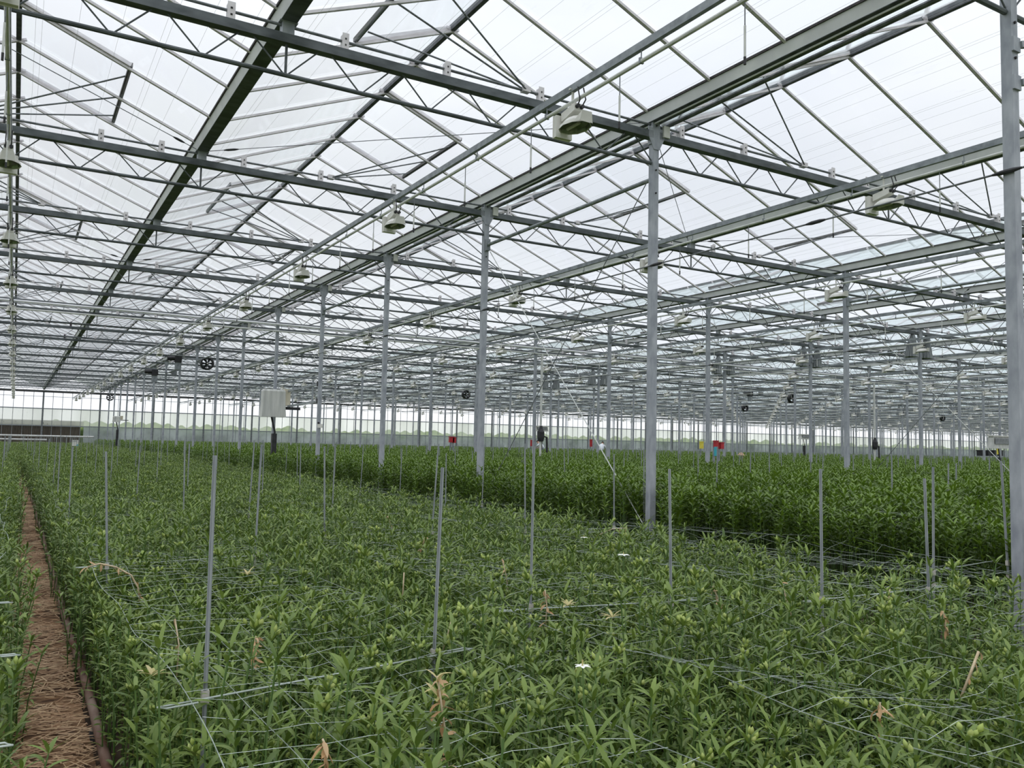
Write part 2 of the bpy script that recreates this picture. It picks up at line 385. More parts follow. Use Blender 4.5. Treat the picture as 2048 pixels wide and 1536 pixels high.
# ------------------------------------------------------------------ roof vents
def vent_mesh():
    r = {}
    for sd in (1, -1):                     # sd=+1: right slope
        m = (ZR - ZG) / (D / 2); a = 1.27
        e = MB().m('ventglass').add([(0, -1.12, .03), (sd * a, -1.12, .03 - a * m), (sd * a, 1.12, .03 - a * m), (0, 1.12, .03)], [(0, 1, 2, 3)])
        f = MB().m('seal').beam((sd * a, -1.15, .01 - a * m), (sd * a, 1.15, .01 - a * m), .045, .05)
        h = MB().m('alu').beam((0, 0, 0), (sd * a, 0, -a * m), .05, .05)
        rods = []
        for yy in (-.8, 0, .8): rods.append(MB().m('steel_dark').tube([(-sd * .43, .0 + yy * .03, 5.80 - ZR), (sd * (a - .03), yy, .0 - a * m - .02)], .011, 6))
        br = MB().m('alu').box(-sd * .43 - .05, -sd * .43 + .05, -.04, .04, 5.78 - ZR, 5.84 - ZR)
        r[sd] = (f.mesh('vent_edge_bar'), e.mesh('vent_pane'), h.mesh('vent_side_frame'), [q.mesh('push_rod') for q in rods], br.mesh('rod_bracket'))
    return r
VM = vent_mesh()
for i in range(-2, 20):
    xr = GX(i) + D / 2
    for k in range(0, 18):
        sd = 1 if k % 2 == 0 else -1
        y = TY(k)
        if not seen([(xr, y - 1, 6.4), (xr + sd * 1.27, y + 1, 6.4), (xr, y, 5.8)], 120): continue
        if math.hypot(xr, y) > 62: continue
        near = math.hypot(xr, y) < 30
        v = bpy.data.objects.new('roof_vent', None); COL.objects.link(v); v.location = (xr, y, ZR)
        if sd == -1 and k in (1,): pass
        tag(v, 'glass roof vent with push rods, %s roof bay from left, %s truss line, %s slope' % (ordn(i + 4), ordn(k + 1), 'right' if sd > 0 else 'left'), 'roof vent', 'roof vents')
        f, e, h, rods, br = VM[sd]
        obj('edge_bar', f, v); obj('pane', e, v)
        if near: obj('side_frame', h, v, (0, -1.14, 0)); obj('side_frame', h, v, (0, 1.14, 0)); obj('rod_bracket', br, v)
        for q in rods: obj('push_rod', q, v)
# ------------------------------------------------------------------ columns
def column_mesh(kind):
    sh = MB().m('steel').box(-.045, .045, -.045, .045, 0, ZT - .03)
    cap = MB().m('steel').box(-.06, .06, -.05, .05, ZT - .12, ZG - .14)
    vs = []
    cap.add([(-.045, -.055, ZT - .20), (.045, -.055, ZT - .20), (.13, -.055, ZT - .04), (-.13, -.055, ZT - .04),
             (-.045, -.047, ZT - .20), (.045, -.047, ZT - .20), (.13, -.047, ZT - .04), (-.13, -.047, ZT - .04),
             (.13, -.055, ZT + .08), (-.13, -.055, ZT + .08), (.13, -.047, ZT + .08), (-.13, -.047, ZT + .08)],
            [(0, 1, 2, 3), (7, 6, 5, 4), (3, 2, 8, 9), (11, 10, 6, 7), (1, 5, 6, 2), (4, 0, 3, 7), (2, 6, 10, 8), (7, 3, 9, 11), (9, 8, 10, 11)])
    pl = MB().m('white').box(.10, .20, -.08, -.05, ZT - .02, ZT + .13)
    bolts = []
    return sh.mesh('column_shaft'), cap.mesh('column_cap'), pl.mesh('side_plate')
CS, CC, CPL = column_mesh(0)
bolt = MB().m('seal').lathe([(0, -.058), (.012, -.058), (.012, -.045)], 8, (0, 0, 0), 'y').mesh('bolt')
nrow = {}
cols = []
for i in range(-2, IMAX + 1, 2):
    for k in range(-1, KMAX + 1):
        if seen([(GX(i), TY(k), 0), (GX(i), TY(k), 3), (GX(i), TY(k), 6)], 450): cols.append((i, k))
rowseen = {}
for i, k in cols:
    rowseen[i] = rowseen.get(i, 0) + 1
    x, y = GX(i), TY(k); d = math.hypot(x, y)
    c = obj('support_column', CS, None, (x, y, 0))
    rn = {-2: 'row hidden left', 0: 'nearest column row', 2: 'second column row', 4: 'third column row'}.get(i, '%s column row' % ordn(i // 2 + 1))
    tag(c, 'square grey steel column, %s in the %s counted from the camera' % (ordn(rowseen[i]), rn), 'column', 'greenhouse columns')
    cap_ = obj('column_cap', CC, c)
    if i == 0: obj('side_plate', CPL, cap_)
    if d < 20:
        for bz in (5.2, 4.9, 5.78): obj('bolt', bolt, c, (0, 0, bz))
# arm brackets on the nearest column at the right edge of the picture
for z, rise in ((5.02, .05), (4.70, -.02)):
    b = MB().m('steel').box(-.05, .05, -.065, -.045, z - .07, z + .05)
    b.beam((.05, -.055, z), (.40, -.055, z + .10), .05, .05)
    b.build('bracket_arm', next(q for q in COL.objects if q.name.startswith('support_column') and abs(q.location.x - GX(0)) < .01 and abs(q.location.y - TY(0)) < .01))
# ------------------------------------------------------------------ trusses
L2 = 2 * D
def truss_meshes():
    top = MB().m('chord').box(.05, L2 - .05, -.055, .055, ZT - .055, ZT + .04)
    bot = MB().m('chord').tube([(.05, 0, ZL), (L2 - .05, 0, ZL)], .024, 8)
    post = MB().m('steel').box(D - .06, D + .06, -.055, .055, ZT + .035, ZG - .14).box(D - .09, D + .09, -.07, .07, ZT + .155, ZT + .165)
    post2 = MB().m('chord').tube([(D, 0, ZL), (D, 0, ZT)], .014, 6)
    st = D / 6; rod = []
    for j in range(12):
        a = j * st; ap = (j + .5) * st
        rod.append([(a + .03, 0, ZL + .02), (ap - .05, 0, ZT - .03)]); rod.append([(a + st - .03, 0, ZL + .02), (ap + .05, 0, ZT - .03)])
    one = [MB().m('chord').tube(q, .0085, 6).mesh('web_rod') for q in rod]
    al = MB().m('chord')
    for q in rod: al.tube(q, .0085, 4, False)
    br = MB().m('alu').box(-.035, -.027, -.03, .03, ZT + .035, 5.86).box(.027, .035, -.03, .03, ZT + .035, 5.86).box(-.035, .035, -.038, -.03, ZT + .03, 5.88)
    br.m('seal').box(-.008, .008, -.042, -.037, 5.745, 5.762).box(-.008, .008, -.042, -.037, 5.81, 5.827)
    return top.mesh('top_chord'), bot.mesh('bottom_chord'), post.mesh('gutter_post'), post2.mesh('centre_strut'), one, al.mesh('web_rods'), br.mesh('guide_bracket')
TT, TB, TP, TP2, TR, TRA, TBR = truss_meshes()
shaft = MB().m('steel_dark').tube([(.0, 0, 5.80), (L2, 0, 5.80)], .016, 8).mesh('vent_drive_pipe')
tl = []
for i in range(-2, IMAX, 2):
    for k in range(-1, KMAX + 1):
        pts = [(GX(i) + j * L2 / 8, TY(k), ZT) for j in range(9)]
        if seen(pts, 450): tl.append((min(math.hypot(p[0], p[1]) for p in pts[2:7]), i, k))
tl.sort()
for n, (d, i, k) in enumerate(tl[:300]):
    t = obj('roof_truss', TT, None, (GX(i), TY(k), 0))
    tag(t, 'grey lattice roof truss, %s crossing overhead from the camera, %s span from the left' % (ordn(k + 2), ordn(i // 2 + 2)), 'truss', 'lattice roof trusses')
    obj('bottom_chord', TB, t); obj('gutter_post', TP, t); obj('centre_strut', TP2, t)
    if n < 30:
        for j, q in enumerate(TR): obj('web_rod', q, t)
    else: obj('web_rods', TRA, t)
    p = obj('vent_drive_pipe', shaft, None, (GX(i), TY(k), 0))
    tag(p, 'dark vent drive pipe above the %s truss crossing from the camera, %s span from left' % (ordn(k + 2), ordn(i // 2 + 2)), 'pipe', 'vent drive pipes')
    if d < 40:
        for xx in (-5.31 + 9.51, 1.59 - GX(-2), 2.74 - GX(-2), 3.92 - GX(-2), 5.15 - GX(-2), .45, 8.62 - 5.2, 1.6):
            xx = xx % L2
            if .3 < xx < L2 - .3 and abs(xx - D) > .2: obj('guide_bracket', TBR, p, (xx, 0, 0))
# ------------------------------------------------------------------ lamp rails, irrigation pipes, lamps
def lamp_parts():
    ball = MB().m('white').box(-.095, .095, .12, .165, -.20, .02).box(-.10, .10, .165, .173, -.205, .02)
    house = MB().m('white').add([(-.05, -.13, .07), (.05, -.13, .07), (.05, .10, .035), (-.05, .10, .035), (-.05, -.13, .0), (.05, -.13, .0), (.05, .10, -.05), (-.05, .10, -.05)],
        [(0, 1, 2, 3), (7, 6, 5, 4), (0, 4, 5, 1), (1, 5, 6, 2), (2, 6, 7, 3), (3, 7, 4, 0)])
    ref = MB().m('white').lathe([(.03, -.06), (.07, -.062), (.10, -.085), (.128, -.115), (.135, -.15), (.142, -.155)], 10, (0, -.07, 0), 'z', sx=1, sy=1.4)
    ref.m('lampin').lathe([(.139, -.153), (.131, -.146), (.12, -.112), (.08, -.085), (.02, -.068)], 10, (0, -.07, 0), 'z', sx=1, sy=1.4)
    ref.m('white').add([(-.075, -.255, -.15), (.075, -.255, -.15), (.055, -.27, -.05), (-.055, -.27, -.05), (-.11, -.21, -.15), (.11, -.21, -.15)], [(0, 1, 2, 3), (4, 0, 3), (1, 5, 2)])
    bulb = MB().m('alu').tube([(0, .06, -.125), (0, -.14, -.125)], .016, 8)
    hook = MB().m('white').box(-.012, .012, -.03, -.018, .03, .27).box(-.04, .04, -.035, -.01, .235, .25)
    cab = MB().m('black').tube([(-.025, -.14, .035), (-.03, -.19, .08), (-.03, -.15, .22)], .007, 5).tube([(.025, -.14, .035), (.03, -.2, .09), (.03, -.16, .22)], .007, 5)
    cab.lathe([(0, -.165), (.02, -.165), (.02, -.125)], 10, (-.025, 0, .035), 'y').lathe([(0, -.165), (.02, -.165), (.02, -.125)], 10, (.027, 0, .035), 'y')
    return [('ballast_box', ball), ('driver_housing', house), ('reflector', ref), ('bulb', bulb), ('hanging_hook', hook), ('power_cable', cab)]
LP = [(n, m.mesh(n)) for n, m in lamp_parts()]
allm = MB()
for n, m in lamp_parts():
    if n in ('bulb',): continue
    o_ = len(allm.v); allm.v += m.v
    for f, mi in zip(m.f, m.mi):
        allm.m(m.mats[mi]); allm.f.append(tuple(o_ + q for q in f)); allm.mi.append(allm.cur)
LALL = allm.mesh('grow_lamp_far')
lamps = []
ZLAMP = 4.88
for i in range(-2, IMAX):
    xr = GX(i) + D / 2
    ri = i + 3
    if i >= -2:
        rl = MB().m('steel_mid').box(xr - .022, xr + .022, YS, YW - .3, 5.10, 5.17).build('lamp_rail')
        tag(rl, 'grey lamp rail running lengthwise under a ridge, %s from the left' % ordn(ri), 'rail', 'lamp rails')
        pp = MB().m('pipewhite').tube([(xr, YS, 5.0), (xr, YW - .3, 5.0)], .019, 8).build('irrigation_pipe')
        tag(pp, 'white irrigation pipe slung beneath a lamp rail, %s from the left' % ordn(ri), 'pipe', 'irrigation pipes')
        nz = MB().m('steel_dark').tube([(0, 0, -.02), (0, 0, -.2)], .005, 5); nz.m('pipewhite').tube([(0, 0, -.2), (0, 0, -.44)], .0095, 6); nz.m('black').tube([(0, 0, -.44), (0, 0, -.5)], .011, 6)
        nzm = nz.mesh('drop_nozzle')
        hg = MB().m('steel_mid').tube([(0, 0, .02), (0, 0, .12)], .006, 5).box(-.022, .022, -.01, .01, -.02, .03).mesh('pipe_clip')
        merged = MB()
        for j in range(-2, 60):
            y = 4.38 + 1.51 * j
            if y > YW - 1: break
            if not seen([(xr, y, 4.8)], 100): continue
            if i < 4 and y < 40:
                obj('drop_nozzle', nzm, pp, (xr, y, 5.0)); obj('pipe_clip', hg, pp, (xr, y - .3, 5.0))
            elif y < 75 and math.hypot(xr, y) < 80:
                merged.m('pipewhite').tube([(xr, y, 4.8), (xr, y, 4.53)], .010, 4, False); merged.m('steel_dark').tube([(xr, y, 4.98), (xr, y, 4.8)], .006, 3, False)
        if merged.v:
            q = merged.build('far_drop_nozzles', pp); q['kind'] = 'stuff'
    for k in range(-1, 20):
        y = 6.66 + (k - 1) * S
        if y < 1 or y > YW - 2: continue
        if i >= -2 and seen([(xr, y, ZLAMP)], 120): lamps.append((math.hypot(xr, y), i, k, xr, y))
lamps.sort()
rest = MB().m('white'); restn = 0
for n, (d, i, k, xr, y) in enumerate(lamps):
    lab = 'white grow lamp with open reflector, %s along the %s lamp rail from the left' % (ordn(k + 1), ordn(i + 3))
    rz = 0
    if n < 60:
        t = obj('grow_lamp', LP[1][1], None, (xr, y, ZLAMP)); t.rotation_euler = (0, 0, rz)
        for nm, me in LP:
            if nm == 'reflector': rf = obj(nm, me, t)
            elif nm == 'bulb': obj(nm, me, rf)
            elif nm != 'driver_housing': obj(nm, me, t)
        tag(t, lab, 'lamp', 'grow lamps')
    elif n < 300:
        t = obj('grow_lamp', LALL, None, (xr, y, ZLAMP)); t.rotation_euler = (0, 0, rz); tag(t, lab, 'lamp', 'grow lamps')
    else:
        rest.box(xr - .09, xr + .09, y + .1, y + .17, ZLAMP - .2, ZLAMP + .02).box(xr - .11, xr + .11, y - .2, y + .1, ZLAMP - .155, ZLAMP - .07); restn += 1
if restn: tag(rest.build('grow_lamp'), 'hundreds of tiny white grow lamps in the far right distance', 'lamp', 'grow lamps', 'stuff')
# ------------------------------------------------------------------ crosswise water mains
for z, lab in ((5.23, 'upper grey water main crossing below the fifth visible truss'), (5.02, 'lower pale water main crossing below the fifth visible truss')):
    m = MB().m('gut' if z > 5.1 else 'pipewhite').tube([(GX(-2), TY(5) - .12, z), (GX(16), TY(5) - .12, z)], .035 if z > 5.1 else .026, 8)
    m_ = m.build('water_main'); tag(m_, lab, 'pipe')
    for j in range(60):
        x = GX(-2) + 1.2 * j
        if x < GX(16): MB().m('steel_dark').tube([(x, TY(5) - .12, z), (x, TY(5) - .12, z + .25)], .008, 5).build('pipe_hanger', m_) if z < 5.1 else None
# ------------------------------------------------------------------ braces, cables
for i, nm in ((0, 'nearest'), (2, 'second'), (4, 'third')):
    for k in (1, 3, 5, 7, 9):
        if not seen([(GX(i), TY(k), 5), (GX(i), TY(k + 1), 5)], 60): continue
        if i > 0 and k > 5: continue
        b = MB().m('steel_mid').tube([(GX(i), TY(k) + .04, 5.10), (GX(i), TY(k + 1) - .04, 5.10)], .03, 8).box(GX(i) - .035, GX(i) + .035, TY(k + 1) - .12, TY(k + 1) - .045, 5.0, 5.2).build('brace_tube')
        tag(b, 'round steel brace tube between the %s and next column of the %s row' % (ordn(k + 1), nm), 'brace')
    if i < 4:
        x = GX(i) - .07
        a = MB().m('steel_dark').tube([(x, TY(1) + .05, 5.05), (x, TY(2) - .1, .55)], .0065, 5).build('bracing_cable'); tag(a, 'thin dark diagonal bracing cable falling away to the left, %s column row' % nm, 'cable')
        a = MB().m('wirewhite').tube([(x + .14, TY(2) - .05, 5.0), (x + .14, TY(1) + .1, .55)], .0075, 5)
        a = a.build('bracing_cable'); tag(a, 'pale diagonal bracing cable falling towards the camera at right, %s column row' % nm, 'cable')
        cbl = MB().m('steel_dark').tube([(x, YS, 3.95), (x, TY(9), 3.95)], .009, 6).build('suspension_cable'); tag(cbl, 'thin lengthwise cable tied to the %s column row at mid height' % nm, 'cable')
        tb = MB().m('black').tube([(0, -.12, 0), (0, -.05, 0), (0, .05, 0), (0, .12, 0)], [.01, .02, .02, .01], 8).mesh('turnbuckle')
        for yy in (TY(0) + .0, TY(1) - 2.6, TY(1) - .15, TY(2) - .2, TY(3) - .2): obj('turnbuckle', tb, cbl, (x, yy, 3.95))
tb = MB().m('black').tube([(-.12, 0, 0), (-.05, 0, 0), (.05, 0, 0), (.12, 0, 0)], [.008, .018, .018, .008], 8).mesh('turnbuckle')
for i in range(-1, 9, 2):
    for k in (2, 4, 8):
        for sdx in (-1, 1):
            a = (GX(i) + sdx * .08, TY(k), 5.86); b = (GX(i + sdx), TY(k - 1) + .05, 5.86)
            if not seen([a, b, tuple((q + w) / 2 for q, w in zip(a, b))], 30): continue
            o = MB().m('steel_dark').tube([a, b], .0055, 5).build('roof_tie_wire')
            tag(o, 'thin dark roof tie wire running %s from the %s truss crossing, %s gutter' % ('left' if sdx < 0 else 'right', ordn(k + 2), ordn(i - IMIN + 1)), 'wire')
            q = obj('turnbuckle', tb, o, (a[0] + (b[0] - a[0]) * .06, a[1] + (b[1] - a[1]) * .06, 5.86)); q.rotation_euler = (0, 0, math.atan2(b[1] - a[1], b[0] - a[0]))
# fine screen wires lengthwise below the glass
m = MB().m('wirewhite')
for i in range(-2, 4):
    for j in range(12):
        x = GX(i) + .25 + j * (D - .5) / 11
        z = 5.93 if j % 3 else 5.90
        m.tube([(x, YS, z), (x, 45, z)], .0013, 3, False)
        if j % 3 == 0: m.tube([(x + .06, YS, z), (x + .06, 45, z)], .0013, 3, False)
tag(m.build('screen_wires'), 'many hair-thin pale wires stretched lengthwise just below the glass', 'wire', kind='stuff')
# ------------------------------------------------------------------ fans
def fan(x, y, z, lab, first=[None]):
    if first[0] is None:
        t = bpy.data.objects.new('circulation_fan', None); COL.objects.link(t)
        MB().m('black').lathe([(.215, -.09), (.285, -.10), (.275, 0), (.285, .10), (.215, .09), (.21, 0), (.215, -.09)], 28, (0, 0, 0), 'y').build('housing_ring', t, smooth=True)
        mo = MB().m('black').lathe([(0, -.1), (.06, -.1), (.07, -.05), (.07, .14), (0, .14)], 14, (0, 0, 0), 'y').build('motor', t)
        MB().m('white').lathe([(0, -.112), (.03, -.112), (.03, -.1)], 12, (0, 0, 0), 'y').build('hub_cap', mo)
        bl = MB().m('black')
        for q in range(6):
            a = q * PI / 3; c, s = math.cos(a), math.sin(a); e = .06
            def P(r, w, yy): return (r * c - w * s, yy, r * s + w * c)
            bl.add([P(.06, -.02, -.03), P(.06, .02, .02), P(.208, e, .03), P(.208, -e * .8, -.03)], [(0, 1, 2, 3)])
        bl.build('fan_blades', mo)
        MB().m('black').beam((-.26, .1, 0), (.26, .1, 0), .015, .02).beam((0, .1, -.26), (0, .1, .26), .015, .02).build('motor_cross', t)
        MB().m('steel_dark').tube([(-.15, 0, .24), (-.15, 0, .42)], .008, 5).tube([(.15, 0, .24), (.15, 0, .42)], .008, 5).box(-.2, .2, -.02, .02, .40, .43).build('hanger', t)
        first[0] = t
    else: t = copy_tree(first[0])
    t.location = (x, y, z); tag(t, lab, 'fan', 'circulation fans')
for px, py, lab in ((414, 727, 'black round circulation fan between the nearest columns, largest in view'), (220, 795, 'small black round fan far back at the left before the end wall'),
                    (932, 789, 'black round fan just left of the tall second nearest column'), (1583, 797, 'black round fan seen obliquely, left of the fourth row columns'),
                    (1490, 816, 'small black fan seen obliquely beneath a dark motor'), (1885, 836, 'small black fan far back at the right')):
    p = spot(px, py, z=4.9); fan(p.x, p.y, 4.9, lab)
# vent motors
def motor(x, y, z, lab):
    t = bpy.data.objects.new('vent_motor', None); COL.objects.link(t); t.location = (x, y, z); tag(t, lab, 'motor')
    MB().m('black').box(-.16, .16, -.12, .12, -.2, .12).build('gearbox', t)
    MB().m('black').lathe([(0, -.5), (.11, -.5), (.12, -.4), (.12, -.16), (.06, -.14)], 14, (0, 0, 0), 'x').build('motor_body', t)
    MB().m('steel_mid').box(-.6, .9, -.03, .03, -.3, -.24).box(-.13, .13, -.08, .08, -.55, -.2).build('mounting_bracket', t)
    MB().m('steel_dark').tube([(.1, 0, 0), (.9, 0, 0)], .03, 8).box(.85, 1.1, -.1, .1, -.15, .12).build('drive_shaft', t)
motor(6.75, TY(9) - .2, 5.55, 'black vent motor with gearbox on top of a nearest row column, front one')
motor(6.3, TY(10) - .2, 5.15, 'black vent motor with gearbox behind the front motor, slightly lower')
p = spot(1500, 786, z=5.3); motor(p.x, p.y, 5.3, 'black vent motor far back near the middle right columns')
# ------------------------------------------------------------------ gathered shade screens
def bundle(x, y, lab, first=[None]):
    if first[0] is None:
        m = MB().m('fabric'); n = 36; prof = [(.05, .42), (.09, .30), (.14, .1), (.19, -.2), (.22, -.36)]
        vs = []; fs = []
        for r, z in prof:
            for j in range(n):
                a = 2 * PI * j / n; rr = r * (1 + (.22 if j % 2 else -.16)); vs.append((rr * math.cos(a) - (z - .42) * -.12, rr * math.sin(a) * .8, z))
        for q in range(len(prof) - 1):
            for j in range(n): k = (j + 1) % n; fs.append((q * n + j, q * n + k, (q + 1) * n + k, (q + 1) * n + j))
        fs.append(tuple((len(prof) - 1) * n + j for j in range(n))); m.add(vs, fs)
        o = m.build('gathered_shade_screen')
        MB().m('black').beam((-.22, 0, -.38), (.3, 0, -.30), .03, .03).build('bottom_bar', o)
        first[0] = o
    else: o = copy_tree(first[0])
    o.location = (x, y, 5.2); tag(o, lab, 'screen', 'gathered shade screens')
for i, rn in ((4, 'third'), (12, 'seventh')):
    for k in ((3, 4, 5, 7, 8) if i == 4 else (6, 7, 8, 9, 10)):
        if seen([(GX(i), TY(k), 5.2)], 0):
            bundle(GX(i) - .36, TY(k), 'grey pleated screen gathered left of the %s column, %s column row' % (ordn(k), rn))
            bundle(GX(i) + .40, TY(k), 'grey pleated screen gathered right of the %s column, %s column row' % (ordn(k), rn))
# ------------------------------------------------------------------ climate boxes
def climate_box(x, y, z, w, h, lab, armk=None, grey=False, flip=False):
    t = bpy.data.objects.new('climate_box', None); COL.objects.link(t); t.location = (x, y, 0); tag(t, lab, 'climate box')
    b = MB().m('cover')
    n = 8; vs = []
    for q, (zz, ww, dd) in enumerate(((z + h / 2, w * .9, .24), (z + h / 2 - .06, w, .30), (z, w * 1.02, .30), (z - h / 2, w * 1.1, .36))):
        for j in range(n + 1): vs.append((-ww / 2 + ww * j / n, -dd / 2 + (.02 if j % 2 else 0), zz))
        for j in range(n, -1, -1): vs.append((-ww / 2 + ww * j / n, dd / 2, zz))
    m2 = 2 * (n + 1); fs = []
    for q in range(3):
        for j in range(m2): k = (j + 1) % m2; fs.append((q * m2 + j, q * m2 + k, (q + 1) * m2 + k, (q + 1) * m2 + j))
    fs.append(tuple(range(m2))); b.add(vs, fs); b.build('plastic_cover', t)
    if grey:
        g = MB().m('panelgrey').box(-w * .42, w * .42, -.20, -.17, z - h * .12, z + h * .36).build('louvre_panel', t)
        MB().m('white').box(-w * .52, w * .52, -.19, .15, z + h / 2 - .01, z + h / 2 + .05).build('top_cap', t)
    else:
        MB().m('beige').box(w / 2 - .02, w / 2 + .16, -.12, .14, z - h * .08, z + h / 2 + .02).build('side_housing', t)
        MB().m('black').box(w / 2 - .1, w / 2 + .5, -.05, .05, z - h * .22, z - h * .12).build('fan_outlet', t)
    MB().m('black').tube([(0, .1, z - h / 2), (.12, .12, z - h / 2 - .45), (.1, .12, .3)], [.03, .03, .05], 8).box(.03, .17, .05, .19, .2, z - h / 2 - .5).build('stand_post', t)
    if armk is not None:
        dy = TY(armk) - y; dx = GX(0) - x
        a = MB().m('steel_mid')
        for zz in (z + .38, z - .08): a.beam((w / 2 + .10, -.10, zz), (dx, dy + .06, zz + .02), .04, .06)
        a.m('black').box(dx - .06, dx + .06, dy + .03, dy + .12, z + .33, z + .45).box(dx - .06, dx + .06, dy + .03, dy + .12, z - .13, z - .0)
        a.build('mounting_arm', t)
climate_box(6.72, 25.75, 2.76, .66, .84, 'milky plastic covered climate box held by two arms from the fourth tall column', armk=4)
p = spot(2000, 866, Y=26.5); climate_box(p.x, p.y, 2.35, 1.9, .66, 'wide white climate box with grey louvre beside the big right column', grey=True)
p = spot(233, 838, Y=60); climate_box(p.x, p.y, p.z, .42, .38, 'small pale climate box on a black post far back at left')
p = spot(1082, 858, Y=50); climate_box(p.x, p.y, p.z, .95, .32, 'low grey louvred box far back beside the white standpipe', grey=True)
p = spot(1609, 874, Y=44); climate_box(p.x, p.y, p.z, 1.0, .34, 'low grey louvred box far back at the middle right', grey=True)
# small junction box on the fourth column
b = MB().m('white').box(-.05, .09, -.075, -.045, -.06, .04).m('black').box(-.05, 0, -.08, -.05, .04, .09); p = TY(4)
tag(b.build('junction_box', None, loc=(GX(0), p, 2.05 - .0)), 'small white junction box on the fourth tall column', 'box')
# standpipes with black valve
for i, nm in ((2, 'second'), (6, 'fourth'), (10, 'sixth')):
    x, y = GX(i) + .21, TY(5) - .12
    t = bpy.data.objects.new('irrigation_standpipe', None); COL.objects.link(t); t.location = (x, y, 0); tag(t, 'white vertical standpipe with black filter valve on the %s column row' % nm, 'pipe')
    MB().m('pipewhite').tube([(0, 0, .9), (0, 0, 5.0)], .045, 8).build('riser_pipe', t)
    MB().m('black').lathe([(0, -.25), (.1, -.25), (.13, -.1), (.13, .1), (.08, .2), (.05, .32), (0, .32)], 12, (0, -.02, 2.05)).tube([(.05, -.03, 2.0), (.24, -.05, 1.95), (.26, -.05, 1.4)], .04, 7).build('filter_valve', t)
# red, yellow boxes and posts
def small_box(px, py, dep, w, h, m_, name, lab, cat, pole='steel_mid', dy=.12):
    p = spot(px, py, Y=dep)
    t = MB().m(m_).box(-w / 2, w / 2, -dy / 2, dy / 2, -h / 2, h / 2).box(-w * .55, w * .55, -dy * .6, dy * .6, h / 2 - .03, h / 2).build(name, None, loc=p); tag(t, lab, cat)
    MB().m(pole).box(-.025, .025, dy / 2, dy / 2 + .05, -p.z, h / 2).build('post', t)
small_box(1432, 888, 17.6, .085, .20, 'red', 'control_box', 'narrow red box on a stake above the tall crop, left of the pair', 'box')
p = spot(1431, 902, Y=17.55)
tag(MB().m('cyan').box(-.03, .03, -.03, .03, -.14, .12).build('tape_band', None, loc=p), 'blue tape wrapped round the stake below the red boxes', 'tape')
small_box(1442, 891, 17.6, .12, .19, 'red', 'control_box', 'square red box above the tall crop, right of the pair', 'box')
small_box(903, 879, 34, .22, .26, 'red', 'control_box', 'red box far back, left of the second tall column', 'box')
small_box(908, 880, 34, .16, .26, 'red', 'control_box', 'narrow red box touching the far red box', 'box')
small_box(1182, 886, 45, .13, .48, 'red', 'control_box', 'slim red upright post far back beside a bending worker', 'post')
small_box(1063, 886, 45, .10, .40, 'red', 'control_box', 'slim red upright behind the white standpipe', 'post')
small_box(1403, 890, 30, .16, .34, 'yellow', 'sticky_trap', 'small yellow panel above the crop left of the red boxes', 'panel')
small_box(1996, 902, 30, .08, .42, 'yellow', 'sticky_trap', 'small yellow upright in front of dark crates at right', 'panel')
for q in range(4):
    p = spot(1962 + q * 12, 906, Y=34)
    tag(MB().m('black').box(-.17, .17, -.2, .2, -.2, .2).box(-.2, .2, -.23, .23, .14, .2).build('storage_crate', None, loc=p), 'small dark crate at the far right edge of the crop, %s from left' % ordn(q + 1), 'crate', 'dark crates at the far right')
# white label sign on a stake at left
p = spot(150, 886, z=1.22)
t = MB().m('white').box(-.17, .17, -.006, .006, -.17, .17).build('bed_label', None, loc=p); tag(t, 'white square label with green corner on a stake in the far left bed', 'sign')
MB().m('cyan').add([(.03, -.008, -.16), (.16, -.008, -.16), (.16, -.008, -.05)], [(0, 1, 2)]).build('green_corner', t)
MB().m('panelgrey').box(-.12, .10, -.009, -.006, .08, .11).box(-.06, .12, -.009, -.006, .115, .13).build('printed_line', t)
MB().m('stake').box(.17, .19, -.01, .01, -p.z, .3).build('stake', t)
